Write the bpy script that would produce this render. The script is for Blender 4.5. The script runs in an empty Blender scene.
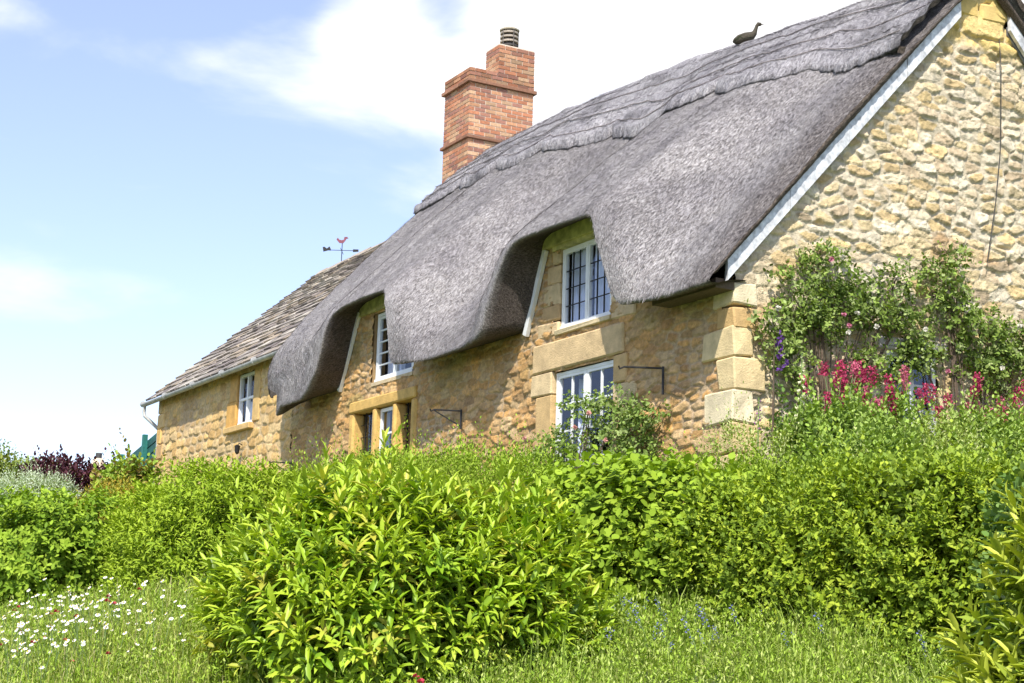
import bpy, bmesh, math, random
import numpy as np
from mathutils import Vector, Matrix
SC = bpy.context.scene
COL = SC.collection
# ------------------------------------------------------------------ camera
yaw, pitch, roll, FPX = 1.06965407, 0.1798649, 0.02960206, 1600.0
Fv = np.array([-math.sin(yaw)*math.cos(pitch), math.cos(yaw)*math.cos(pitch), math.sin(pitch)])
R0 = np.array([math.cos(yaw), math.sin(yaw), 0.0]); U0 = np.cross(R0, Fv)
Rv = R0*math.cos(roll)+U0*math.sin(roll); Uv = U0*math.cos(roll)-R0*math.sin(roll)
cam_d = bpy.data.cameras.new("camera"); cam = bpy.data.objects.new("camera", cam_d); COL.objects.link(cam)
cam.matrix_world = Matrix(((Rv[0], Uv[0], -Fv[0], 12.7126), (Rv[1], Uv[1], -Fv[1], -9.5), (Rv[2], Uv[2], -Fv[2], 0.0), (0, 0, 0, 1)))
cam_d.sensor_width = 36.0; cam_d.lens = FPX/1024*36.0; cam_d.clip_end = 2000; cam_d.clip_start = .1
SC.camera = cam
# ------------------------------------------------------------------ world, sun, exposure
S = Vector((.52, -.42, .79)).normalized()
sun_d = bpy.data.lights.new("sun", 'SUN'); sun_d.energy = 4.3; sun_d.angle = math.radians(.5); sun_d.color = (1, .95, .87)
sun = bpy.data.objects.new("sun", sun_d); COL.objects.link(sun)
sun.rotation_euler = S.to_track_quat('Z', 'Y').to_euler()
W = bpy.data.worlds.new("World"); SC.world = W; W.use_nodes = True
wt = W.node_tree; wt.nodes.clear()
def wn(t, **k):
    n = wt.nodes.new(t)
    for a, b in k.items(): setattr(n, a, b)
    return n
sky = wn('ShaderNodeTexSky', sky_type='NISHITA', sun_disc=False)
sky.sun_elevation = math.asin(S.z); sky.sun_rotation = math.atan2(S.x, S.y); sky.air_density = 1.0; sky.dust_density = .6; sky.ozone_density = 3.2; sky.altitude = 100
bg = wn('ShaderNodeBackground'); bg.inputs[1].default_value = .15
bgc = wn('ShaderNodeBackground'); bgc.inputs[0].default_value = (1, 1, 1, 1); bgc.inputs[1].default_value = .82
wout = wn('ShaderNodeOutputWorld'); mixw = wn('ShaderNodeMixShader')
tc = wn('ShaderNodeTexCoord')
def wmath(op, a, b=None, clamp=False):
    n = wn('ShaderNodeMath', operation=op, use_clamp=clamp)
    for i, v in enumerate((a, b)):
        if v is None: continue
        if isinstance(v, (int, float)): n.inputs[i].default_value = v
        else: wt.links.new(v, n.inputs[i])
    return n.outputs[0]
nrm = wn('ShaderNodeVectorMath', operation='NORMALIZE'); wt.links.new(tc.outputs['Generated'], nrm.inputs[0])
mp = wn('ShaderNodeMapping'); mp.inputs['Scale'].default_value = (3.2, 3.2, 9.0); mp.inputs['Rotation'].default_value = (.12, 0, 0)
wt.links.new(nrm.outputs[0], mp.inputs[0])
nz = wn('ShaderNodeTexNoise'); nz.inputs['Scale'].default_value = 1.5; nz.inputs['Detail'].default_value = 6; nz.inputs['Roughness'].default_value = .52
nz.inputs['Distortion'].default_value = .3
wt.links.new(mp.outputs[0], nz.inputs[0])
mask = wmath('MULTIPLY_ADD', nz.outputs[0], 3.6); mask.node.inputs[2].default_value = -2.1
def cloud(d, r0, r1, amp, flat=1.0):     # a bank of cloud around one compass direction
    global mask
    # squash vertically
    v = wn('ShaderNodeVectorMath', operation='SUBTRACT'); wt.links.new(nrm.outputs[0], v.inputs[0]); v.inputs[1].default_value = d
    sc_ = wn('ShaderNodeVectorMath', operation='MULTIPLY'); wt.links.new(v.outputs[0], sc_.inputs[0]); sc_.inputs[1].default_value = (1, 1, flat)
    ln = wn('ShaderNodeVectorMath', operation='LENGTH'); wt.links.new(sc_.outputs[0], ln.inputs[0])
    mr = wn('ShaderNodeMapRange', interpolation_type='SMOOTHSTEP'); wt.links.new(ln.outputs['Value'], mr.inputs[0])
    mr.inputs[1].default_value = r0; mr.inputs[2].default_value = r1; mr.inputs[3].default_value = amp; mr.inputs[4].default_value = 0
    mask = wmath('ADD', mask, mr.outputs[0])
cloud((-.70, .60, .37), .16, .30, 1.5)
cloud((-.80, .47, .375), .02, .12, .5, 2.0)
cloud((-.868, .345, .342), .02, .16, .68, 5.5)
cloud((-.845, .40, .325), .02, .12, .55, 3.0)
cloud((-.857, .366, .366), .012, .05, .95, 1.3)
cloud((-.953, .23, .192), .03, .20, .62, 5.5)
cloud((-.93, .18, .285), .02, .12, .35, 6)
base = wn('ShaderNodeMapRange', interpolation_type='SMOOTHSTEP')
wt.links.new(mask, base.inputs[0]); base.inputs[1].default_value = -.05; base.inputs[2].default_value = 1.15
base.inputs[3].default_value = .14; base.inputs[4].default_value = 1.0
wt.links.new(base.outputs[0], mixw.inputs[0]); tint = wn('ShaderNodeMix', data_type='RGBA', blend_type='MULTIPLY'); tint.inputs[0].default_value = 1; tint.inputs[7].default_value = (1.07, .955, 1.03, 1); wt.links.new(sky.outputs[0], tint.inputs[6]); wt.links.new(tint.outputs[2], bg.inputs[0])
wt.links.new(bg.outputs[0], mixw.inputs[1]); wt.links.new(bgc.outputs[0], mixw.inputs[2]); wt.links.new(mixw.outputs[0], wout.inputs[0])
SC.view_settings.view_transform = 'Standard'; SC.view_settings.look = 'None'; SC.view_settings.gamma = 1; SC.view_settings.exposure = .72

rng = np.random.default_rng(11); random.seed(5)
# ------------------------------------------------------------------ helpers: naming
def meta(o, label=None, cat=None, group=None, kind=None):
    if label: o['label'] = label
    if cat: o['category'] = cat
    if group: o['group'] = group
    if kind: o['kind'] = kind
    return o
def thing(name, label, cat, loc=(0, 0, 0), group=None):
    o = bpy.data.objects.new(name, None); COL.objects.link(o); o.location = loc; o.empty_display_size = .3
    return meta(o, label, cat, group)
def link(me, name, mat=None, parent=None):
    o = bpy.data.objects.new(name, me); COL.objects.link(o)
    if mat is not None:
        for m in (mat if isinstance(mat, (list, tuple)) else [mat]): me.materials.append(m)
    if parent is not None:
        o.parent = parent
        p = parent
        loc = Vector((0, 0, 0))
        if p.type == 'EMPTY': loc = p.location
        o.matrix_parent_inverse = Matrix.Translation(-loc)
    return o
def npmesh(name, V, F, mat, parent=None, col=None, smooth=False):
    """V (n,3); F (m,3) or (m,4); col (n,3)"""
    V = np.asarray(V, np.float32); F = np.asarray(F, np.int32); k = F.shape[1]
    me = bpy.data.meshes.new(name); me.vertices.add(len(V)); me.vertices.foreach_set('co', V.ravel())
    me.loops.add(F.size); me.loops.foreach_set('vertex_index', F.ravel())
    me.polygons.add(len(F)); me.polygons.foreach_set('loop_start', np.arange(0, F.size, k, dtype=np.int32))
    me.polygons.foreach_set('loop_total', np.full(len(F), k, np.int32))
    if smooth: me.polygons.foreach_set('use_smooth', np.ones(len(F), bool))
    me.update(calc_edges=True)
    if col is not None:
        a = me.color_attributes.new('Col', 'FLOAT_COLOR', 'POINT')
        c = np.ones((len(V), 4), np.float32); c[:, :3] = col; a.data.foreach_set('color', c.ravel())
    return link(me, name, mat, parent)
class MB:
    def __init__(s): s.v = []; s.f = []; s.c = []; s.m = []
    def add(s, V, F, col=(1, 1, 1), mi=0):
        n = len(s.v); s.v += [tuple(map(float, p)) for p in V]; s.f += [tuple(i+n for i in f) for f in F]
        s.c += [tuple(col)]*len(V); s.m += [mi]*len(F)
    def box(s, x0, x1, y0, y1, z0, z1, col=(1, 1, 1), mi=0, jit=0):
        V = [(x, y, z) for x in (x0, x1) for y in (y0, y1) for z in (z0, z1)]
        if jit: V = [tuple(c+random.uniform(-jit, jit) for c in p) for p in V]
        s.add(V, [(0, 1, 3, 2), (4, 6, 7, 5), (0, 4, 5, 1), (2, 3, 7, 6), (0, 2, 6, 4), (1, 5, 7, 3)], col, mi)
    def block(s, x0, x1, y0, y1, z0, z1, col=(1, 1, 1), bev=.015, jit=.006, mi=0):
        """a dressed stone: chamfered box with slightly uneven corners"""
        b = bev; V = []; idx = {}
        X = (x0, x1); Y = (y0, y1); Z = (z0, z1)
        for i in (0, 1):
            for j in (0, 1):
                for k in (0, 1):
                    sx, sy, sz = (1 if i == 0 else -1), (1 if j == 0 else -1), (1 if k == 0 else -1)
                    jx, jy, jz = [random.uniform(-jit, jit) for _ in range(3)]
                    px, py, pz = X[i]+jx, Y[j]+jy, Z[k]+jz
                    idx[i, j, k] = len(V)
                    V += [(px, py+sy*b, pz+sz*b), (px+sx*b, py, pz+sz*b), (px+sx*b, py+sy*b, pz)]
        F = []
        for a in range(3):
            o = [q for q in range(3) if q != a]
            for e in (0, 1):
                q = []
                for (p, r) in ((0, 0), (1, 0), (1, 1), (0, 1)):
                    k = [0, 0, 0]; k[a] = e; k[o[0]] = p; k[o[1]] = r; q.append(idx[tuple(k)]+a)
                F.append(tuple(q))
        for a in range(3):           # edges along axis a join faces o0,o1
            o = [q for q in range(3) if q != a]
            for p in (0, 1):
                for r in (0, 1):
                    k0 = [0, 0, 0]; k1 = [0, 0, 0]; k1[a] = 1
                    k0[o[0]] = k1[o[0]] = p; k0[o[1]] = k1[o[1]] = r
                    A = idx[tuple(k0)]; B = idx[tuple(k1)]
                    F.append((A+o[0], A+o[1], B+o[1], B+o[0]))
        for k in idx.values(): F.append((k, k+1, k+2))
        s.add(V, F, col, mi)
    def tube(s, P, r, n=8, col=(1, 1, 1), mi=0, cap=True, sq=(1, 1)):
        P = [Vector(p) for p in P]; rr = r if isinstance(r, (list, tuple)) else [r]*len(P); V = []; F = []
        ref = None
        for i, p in enumerate(P):
            d = (P[min(i+1, len(P)-1)]-P[max(i-1, 0)]).normalized()
            if ref is None: ref = Vector((0, 0, 1)) if abs(d.z) < .9 else Vector((1, 0, 0))
            a = (ref-d*ref.dot(d)).normalized(); ref = a; b = d.cross(a)
            for k in range(n):
                t = 2*math.pi*k/n; V.append(p+(a*math.cos(t)*sq[0]+b*math.sin(t)*sq[1])*rr[i])
        for i in range(len(P)-1):
            for k in range(n): F.append((i*n+k, i*n+(k+1) % n, (i+1)*n+(k+1) % n, (i+1)*n+k))
        if cap: F += [tuple(range(n))[::-1], tuple(range((len(P)-1)*n, len(P)*n))]
        s.add(V, F, col, mi)
    def beam(s, a, b, w, h, up=(0, 0, 1), col=(1, 1, 1), mi=0):
        a = Vector(a); b = Vector(b); d = (b-a).normalized(); u = Vector(up); u = (u-d*u.dot(d)).normalized(); q = d.cross(u)
        V = [p+q*sx*w/2+u*sy*h/2 for p in (a, b) for sx in (-1, 1) for sy in (-1, 1)]
        s.add(V, [(0, 1, 3, 2), (4, 6, 7, 5), (0, 4, 5, 1), (2, 3, 7, 6), (0, 2, 6, 4), (1, 5, 7, 3)], col, mi)
    def build(s, name, mat, parent=None, smooth=False, bevel=0):
        me = bpy.data.meshes.new(name); me.from_pydata(s.v, [], s.f)
        me.polygons.foreach_set('material_index', s.m)
        if smooth: me.polygons.foreach_set('use_smooth', [True]*len(s.f))
        a = me.color_attributes.new('Col', 'FLOAT_COLOR', 'POINT')
        a.data.foreach_set('color', [q for c in s.c for q in (*c, 1)])
        bm = bmesh.new(); bm.from_mesh(me); bmesh.ops.recalc_face_normals(bm, faces=bm.faces); bm.to_mesh(me); bm.free()
        return link(me, name, mat, parent)
def islands(mb, name, m, parent):
    """one object per stone group: split an MB of 26-face blocks (or boxes) into left and right members"""
    half = sum(v[0] for v in mb.v)/len(mb.v); out = []
    for side in (0, 1):
        q = MB(); mp_ = {}
        for f, mi in zip(mb.f, mb.m):
            c = sum(mb.v[i][0] for i in f)/len(f)
            if (c < half) != (side == 0): continue
            g = []
            for i in f:
                if i not in mp_: mp_[i] = len(q.v); q.v.append(mb.v[i]); q.c.append(mb.c[i])
                g.append(mp_[i])
            q.f.append(tuple(g)); q.m.append(mi)
        out.append(q.build(name, m, parent))
    return out
# ------------------------------------------------------------------ helpers: noise
def hsh(ix, iy, seed):
    h = (ix.astype(np.int64)*374761393 + iy.astype(np.int64)*668265263 + seed*974711) & 0x7fffffff
    h = ((h ^ (h >> 13))*1274126177) & 0x7fffffff
    h = (h ^ (h >> 16)) & 0xffffff
    return h/float(0xffffff)
def vn(x, y, seed=0):
    ix = np.floor(x); iy = np.floor(y); fx = x-ix; fy = y-iy; fx = fx*fx*(3-2*fx); fy = fy*fy*(3-2*fy)
    a = hsh(ix, iy, seed); b = hsh(ix+1, iy, seed); c = hsh(ix, iy+1, seed); d = hsh(ix+1, iy+1, seed)
    return (a*(1-fx)+b*fx)*(1-fy)+(c*(1-fx)+d*fx)*fy
def fbm(x, y, o=4, seed=0):
    s = 0; a = .5
    for i in range(o): s = s+a*vn(x*2**i+i*17.3, y*2**i-i*9.1, seed+i); a *= .5
    return s
def sst(a, b, x): t = np.clip((x-a)/(b-a), 0, 1); return t*t*(3-2*t)
# ------------------------------------------------------------------ helpers: materials
def mat(name):
    m = bpy.data.materials.new(name); m.use_nodes = True; nt = m.node_tree; b = nt.nodes['Principled BSDF']
    return m, nt, b
def node(nt, t, inp=None, **k):
    n = nt.nodes.new(t)
    for a, b in k.items(): setattr(n, a, b)
    for a, b in (inp or {}).items():
        if hasattr(b, 'is_linked') or isinstance(b, bpy.types.NodeSocket): nt.links.new(b, n.inputs[a])
        else: n.inputs[a].default_value = b
    return n
def ramp(nt, fac, stops):
    r = nt.nodes.new('ShaderNodeValToRGB'); e = r.color_ramp.elements
    while len(e) < len(stops): e.new(.5)
    for i, (p, c) in enumerate(stops): e[i].position = p; e[i].color = (*c, 1) if len(c) == 3 else c
    nt.links.new(fac, r.inputs[0]); return r.outputs[0]
def simple(name, c, rough=.6, metal=0, var=.15, scale=20, bump=.0, spec=.5):
    m, nt, b = mat(name); t = node(nt, 'ShaderNodeTexCoord')
    n = node(nt, 'ShaderNodeTexNoise', {'Vector': t.outputs['Object'], 'Scale': scale, 'Detail': 5})
    lo = [x*(1-var*1.6) for x in c]; hi = [min(1, x*(1+var)) for x in c]
    nt.links.new(ramp(nt, n.outputs[0], [(.3, lo), (.7, hi)]), b.inputs['Base Color'])
    b.inputs['Roughness'].default_value = rough; b.inputs['Metallic'].default_value = metal; b.inputs['Specular IOR Level'].default_value = spec
    if bump:
        bp = node(nt, 'ShaderNodeBump', {'Height': n.outputs[0], 'Strength': bump, 'Distance': .01}); nt.links.new(bp.outputs[0], b.inputs['Normal'])
    return m
def colmat(name, rough=.8, n1=30, n2=140, lo=.72, hi=1.25, bump=.4, dist=.008, spec=.3, stain=None):
    """colour comes from the mesh's own per-stone colours, broken up by two noises"""
    m, nt, b = mat(name); t = node(nt, 'ShaderNodeTexCoord'); at = node(nt, 'ShaderNodeAttribute', attribute_name='Col')
    a = node(nt, 'ShaderNodeTexNoise', {'Vector': t.outputs['Object'], 'Scale': n1, 'Detail': 6, 'Roughness': .65})
    c = node(nt, 'ShaderNodeTexNoise', {'Vector': t.outputs['Object'], 'Scale': n2, 'Detail': 3})
    f = ramp(nt, a.outputs[0], [(.3, (lo,)*3), (.7, (hi,)*3)])
    x = node(nt, 'ShaderNodeMix', {0: 1.0, 6: at.outputs['Color'], 7: f}, data_type='RGBA', blend_type='MULTIPLY'); out = x.outputs[2]
    if stain:
        s = node(nt, 'ShaderNodeTexNoise', {'Vector': t.outputs['Object'], 'Scale': stain[1], 'Detail': 7, 'Roughness': .7})
        f2 = ramp(nt, s.outputs[0], [(stain[2], (0, 0, 0)), (stain[3], (1, 1, 1))])
        y = node(nt, 'ShaderNodeMix', {0: f2, 6: out, 7: (*stain[0], 1)}, data_type='RGBA'); out = y.outputs[2]
    nt.links.new(out, b.inputs['Base Color']); b.inputs['Roughness'].default_value = rough; b.inputs['Specular IOR Level'].default_value = spec
    ad = node(nt, 'ShaderNodeMath', {0: a.outputs[0], 1: c.outputs[0]}, operation='ADD')
    bp = node(nt, 'ShaderNodeBump', {'Height': ad.outputs[0], 'Strength': bump, 'Distance': dist}); nt.links.new(bp.outputs[0], b.inputs['Normal'])
    return m
def leafmat(name, rough=.5, trans=.35, spec=.4, ty=(1.1, 1.25, .5)):
    m, nt, b = mat(name); at = node(nt, 'ShaderNodeAttribute', attribute_name='Col')
    nt.links.new(at.outputs['Color'], b.inputs['Base Color']); b.inputs['Roughness'].default_value = rough; b.inputs['Specular IOR Level'].default_value = spec
    tl = node(nt, 'ShaderNodeMix', {0: 1.0, 6: at.outputs['Color'], 7: (*ty, 1)}, data_type='RGBA', blend_type='MULTIPLY')
    tr = node(nt, 'ShaderNodeBsdfTranslucent', {'Color': tl.outputs[2]})
    mx = node(nt, 'ShaderNodeMixShader', {0: trans, 1: b.outputs[0], 2: tr.outputs[0]})
    nt.links.new(mx.outputs[0], nt.nodes['Material Output'].inputs[0]); return m

M_wall = colmat('rubble_limestone', n1=18, n2=90, lo=.62, hi=1.3, bump=.7, dist=.012)
M_gable = colmat('weathered_rubble_limestone', n1=14, n2=70, lo=.66, hi=1.28, bump=.8, dist=.016, stain=((.13, .10, .06), 9, .63, .75))
M_dress = colmat('dressed_ham_stone', n1=7, n2=60, lo=.74, hi=1.18, bump=.7, dist=.010, stain=((.33, .23, .11), 6, .60, .85))
M_brick = colmat('red_brick', n1=25, n2=150, lo=.7, hi=1.2, bump=.5, dist=.004, stain=((.10, .075, .06), 7, .62, .78))
M_mortar = simple('lime_mortar', (.66, .56, .44), .9, scale=40, bump=.4)
M_slate = colmat('stone_slate', n1=12, n2=90, lo=.6, hi=1.3, bump=.7, dist=.01, stain=((.50, .42, .28), 14, .58, .7))
M_white = simple('white_painted_timber', (.78, .79, .78), .45, var=.05, scale=9)
M_board = simple('weathered_white_bargeboard', (.62, .63, .64), .55, var=.28, scale=14, bump=.3)
M_green = simple('mossy_green_board', (.56, .52, .22), .8, var=.3, scale=8, bump=.4)
M_gutter = simple('grey_plastic_gutter', (.42, .42, .40), .5, var=.2, scale=6)
M_iron = simple('black_wrought_iron', (.03, .028, .027), .5, .6, var=.3)
M_lead = simple('grey_lead', (.22, .24, .27), .5, .3, var=.2)
M_dark = simple('room_shade_black', (.02, .02, .02), .9)  # near-black colour standing in for the shade of unlit rooms
M_curt = simple('pale_blue_curtain', (.66, .70, .80), .9, var=.1, scale=5)
M_bark = simple('bark', (.12, .085, .055), .9, scale=40, bump=.6)
M_pot = simple('black_and_buff_cowl', (.05, .04, .035), .6, var=.3)
M_buff = simple('buff_terracotta', (.55, .45, .33), .8, var=.2)
M_teal = simple('dark_green_stained_boards', (.012, .09, .075), .6, var=.3, scale=5)
M_red = simple('red_painted_metal', (.20, .05, .07), .5, var=.2)
m, nt, b = mat('window_glass'); M_glass = m
gl = node(nt, 'ShaderNodeBsdfGlossy', {'Color': (.75, .82, 1, 1), 'Roughness': .03}); tp = node(nt, 'ShaderNodeBsdfTransparent', {'Color': (.93, .95, .98, 1)})
n_ = node(nt, 'ShaderNodeTexNoise', {'Scale': 2.5}); bp_ = node(nt, 'ShaderNodeBump', {'Height': n_.outputs[0], 'Strength': .15, 'Distance': .05}); nt.links.new(bp_.outputs[0], gl.inputs['Normal'])
mx = node(nt, 'ShaderNodeMixShader', {0: .11, 1: tp.outputs[0], 2: gl.outputs[0]}); nt.links.new(mx.outputs[0], nt.nodes['Material Output'].inputs[0])
# thatch: fibres running down the slope, grey weathered reed
def thatchmat(name, c0, c1, c2, dist=.03):
    m, nt, b = mat(name); t = node(nt, 'ShaderNodeTexCoord')
    mp0 = node(nt, 'ShaderNodeMapping', {'Vector': t.outputs['Object'], 'Rotation': (-.83, 0, 0)})
    mp1 = node(nt, 'ShaderNodeMapping', {'Vector': mp0.outputs[0], 'Scale': (120, 17, 40)})
    a = node(nt, 'ShaderNodeTexNoise', {'Vector': mp1.outputs[0], 'Scale': 1.0, 'Detail': 4, 'Roughness': .75})
    g = node(nt, 'ShaderNodeTexNoise', {'Vector': t.outputs['Object'], 'Scale': 110, 'Detail': 2})
    p = node(nt, 'ShaderNodeTexNoise', {'Vector': t.outputs['Object'], 'Scale': 1.6, 'Detail': 5, 'Roughness': .6})
    at = node(nt, 'ShaderNodeAttribute', attribute_name='Col')
    k = node(nt, 'ShaderNodeMath', {0: a.outputs[0], 1: 1.35}, operation='MULTIPLY')
    k1 = node(nt, 'ShaderNodeMath', {0: g.outputs[0], 1: .65, 2: k.outputs[0]}, operation='MULTIPLY_ADD')
    k2 = node(nt, 'ShaderNodeMath', {0: k1.outputs[0], 1: .5}, operation='MULTIPLY')
    c = ramp(nt, k2.outputs[0], [(.36, c0), (.5, c1), (.62, c2)])
    q = ramp(nt, p.outputs[0], [(.3, (.78, .76, .78)), (.7, (1.12, 1.1, 1.08))])
    x = node(nt, 'ShaderNodeMix', {0: 1.0, 6: c, 7: q}, data_type='RGBA', blend_type='MULTIPLY')
    y = node(nt, 'ShaderNodeMix', {0: 1.0, 6: x.outputs[2], 7: at.outputs['Color']}, data_type='RGBA', blend_type='MULTIPLY')
    nt.links.new(y.outputs[2], b.inputs['Base Color']); b.inputs['Roughness'].default_value = .95; b.inputs['Specular IOR Level'].default_value = .15
    bp = node(nt, 'ShaderNodeBump', {'Height': k2.outputs[0], 'Strength': 1.0, 'Distance': dist}); nt.links.new(bp.outputs[0], b.inputs['Normal'])
    return m
M_thatch = thatchmat('weathered_grey_thatch', (.075, .070, .070), (.33, .322, .318), (.64, .63, .625))
M_ridge = thatchmat('grey_ridge_thatch', (.08, .078, .08), (.36, .35, .36), (.70, .69, .70))
M_cut = thatchmat('dark_cut_reed_ends', (.03, .025, .02), (.10, .08, .065), (.22, .18, .145), .02)
L_shiny = leafmat('laurel_leaf', .42, .20, .26, (1.15, 1.2, .3)); L_soft = leafmat('soft_leaf', .6, .22, .10, (1.15, 1.2, .3)); L_petal = leafmat('petal', .6, .3, .2, (1, 1, 1))
L_grass = leafmat('grass_blade', .6, .22, .10, (1.15, 1.2, .3))

# ------------------------------------------------------------------ ground
def gz(x, y):
    x = np.asarray(x, float); y = np.asarray(y, float)
    d = np.hypot(np.maximum(0, x), np.maximum(0, -y))
    z = np.interp(d, [0, 1.5, 3, 5, 7, 9, 11, 16, 40], [1.2, 1.1, .7, .15, -.3, -.8, -1.3, -1.6, -1.6])
    z = z+.45*sst(2.6, .8, x)*sst(-.8, .3, x)*sst(-.6, .6, y)*sst(9, 7.2, y)
    return z
far = np.array([20, 30, 45, 70, 110, 200, 400, 900.])
gx = np.concatenate([-far[::-1]-20, np.arange(-32, 14, .25), 14+far-19]); gy = np.concatenate([-far[::-1]+3, np.arange(-16, 9, .25), far-9])
gx = np.unique(np.round(gx, 3)); gy = np.unique(np.round(gy, 3))
GX, GY = np.meshgrid(gx, gy, indexing='ij'); GZ = gz(GX, GY)+.05*(fbm(GX*1.3, GY*1.3, 3, 4)-.45)*(np.abs(GX) < 40)
def gridfaces(n, m): i = np.arange(n-1)[:, None]*m+np.arange(m-1)[None]; i = i.ravel(); return np.stack([i, i+m, i+m+1, i+1], 1)
m, nt, b = mat('grassy_soil'); t = node(nt, 'ShaderNodeTexCoord'); n1 = node(nt, 'ShaderNodeTexNoise', {'Vector': t.outputs['Object'], 'Scale': 3, 'Detail': 8})
nt.links.new(ramp(nt, n1.outputs[0], [(.35, (.05, .06, .02)), (.6, (.10, .15, .035)), (.75, (.15, .12, .07))]), b.inputs['Base Color']); b.inputs['Roughness'].default_value = .95
meta(npmesh('ground', np.stack([GX, GY, GZ], -1).reshape(-1, 3), gridfaces(len(gx), len(gy)), m, smooth=True), kind='structure')

# ------------------------------------------------------------------ masonry
def stones(U, V, cw, ch, seed, wav=.25, p=2.6):
    """coursed rubble: two nearest stone centres in a blocky metric -> joint distance, stone id"""
    u = U+.05*(fbm(U*2.5, V*4, 3, seed+40)-.47); v = V+ch*wav*2*(fbm(U*1.3, V*1.3, 3, seed+50)-.47)+ch*.22*(fbm(U*7, V*7, 2, seed+51)-.4)
    b = v/ch; r = np.floor(b); F1 = np.full(U.shape, 9.); F2 = np.full(U.shape, 9.); ID = np.zeros(U.shape); RX = np.zeros(U.shape); RY = np.zeros(U.shape)
    for dr in (-1, 0, 1):
        rr = r+dr; wr = cw*(.75+.6*hsh(rr, rr*0, seed)); a = u/wr+10*hsh(rr, rr*0+3, seed); c = np.floor(a)
        for dc in (-2, -1, 0, 1, 2):
            cc = c+dc; jx = .5+.7*(hsh(cc, rr, seed+1)-.5); jy = .5+.42*(hsh(cc, rr, seed+2)-.5)
            dx = (a-cc-jx)*wr/ch*.55; dy = (b-rr-jy)*1.1
            d = (np.abs(dx)**p+np.abs(dy)**p)**(1/p)
            new = d < F1; F2 = np.where(new, F1, np.minimum(F2, d)); F1 = np.where(new, d, F1)
            ID = np.where(new, hsh(cc, rr, seed+3), ID); RX = np.where(new, dx, RX); RY = np.where(new, dy, RY)
    return F2-F1, ID, RX, RY
def facets(U, V, c, seed):
    e, ID, RX, RY = stones(U, V, c*1.3, c, seed, .6, 1.6)
    return (ID-.5)*.7+((ID*17.7) % 1-.5)*RX*1.2+((ID*31.1) % 1-.5)*RY*1.2
def masonry(U, V, cw, ch, seed, relief, pal, mortar, joint=.16, rough=.012, wav=.25, mortar_cover=0., tilt=.9):
    e, ID, RX, RY = stones(U, V, cw, ch, seed, wav)
    id2 = (ID*7.31) % 1; id3 = (ID*13.7) % 1; id4 = (ID*29.3) % 1
    e = e+.10*(fbm(U*22, V*22, 3, seed+9)-.45)
    cover = sst(.42, .62, fbm(U*1.6, V*1.6, 4, seed+77))*mortar_cover
    k = sst(.0, joint, e-cover*.5)
    face = .35+.8*id2**1.5+(id3-.5)*RX*.8-(.35+.75*id4)*RY*tilt
    h = relief*k*face+rough*(fbm(U*4, V*5, 4, seed+5)-.45)*2+rough*.75*facets(U, V, ch*.55, seed+60)*(.4+.6*k)+rough*.35*facets(U, V, ch*.25, seed+70)+rough*.5*(fbm(U*40, V*40, 2, seed+6)-.4)*k
    pal = np.array(pal); idx = (ID*len(pal)*.999).astype(int); c = pal[idx]; c = c*.75+pal.mean(0)*.25; c = c*(.84+.32*id3)[..., None]
    kk = sst(.0, .1, e-cover*.5)[..., None]; c = c*kk+np.array(mortar)*(1-kk)*(.85+.3*fbm(U*5, V*5, 3, seed+8))[..., None]
    return h, c
HONEY = [(.45, .27, .105), (.39, .23, .085), (.47, .32, .15), (.35, .20, .075), (.43, .28, .125), (.28, .18, .085), (.48, .27, .09), (.45, .33, .18)]
GOLD = [(.62, .40, .14), (.58, .38, .15), (.66, .46, .20), (.55, .34, .12), (.60, .44, .22), (.50, .32, .14)]
PALE = [(.56, .45, .26), (.54, .44, .29), (.62, .53, .37), (.50, .36, .17), (.57, .42, .19), (.40, .31, .20), (.58, .46, .25), (.64, .57, .43)]
def wall(name, axis, us, vs, maskf, fn, m, parent, off=0.0):
    U, V = np.meshgrid(us, vs, indexing='ij'); h, c = fn(U, V); h = h+off
    P = np.stack([U, -h, V], -1) if axis == 'y' else np.stack([h, U, V], -1)
    F = gridfaces(len(us), len(vs)); uc = U.ravel()[F].mean(1); vc = V.ravel()[F].mean(1); keep = maskf(uc, vc)
    F = F[keep];
    if axis == 'y': F = F
    used = np.unique(F); remap = np.zeros(U.size, int); remap[used] = np.arange(len(used))
    return npmesh(name, P.reshape(-1, 3)[used], remap[F], m, parent, c.reshape(-1, 3)[used], smooth=True)

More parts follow.
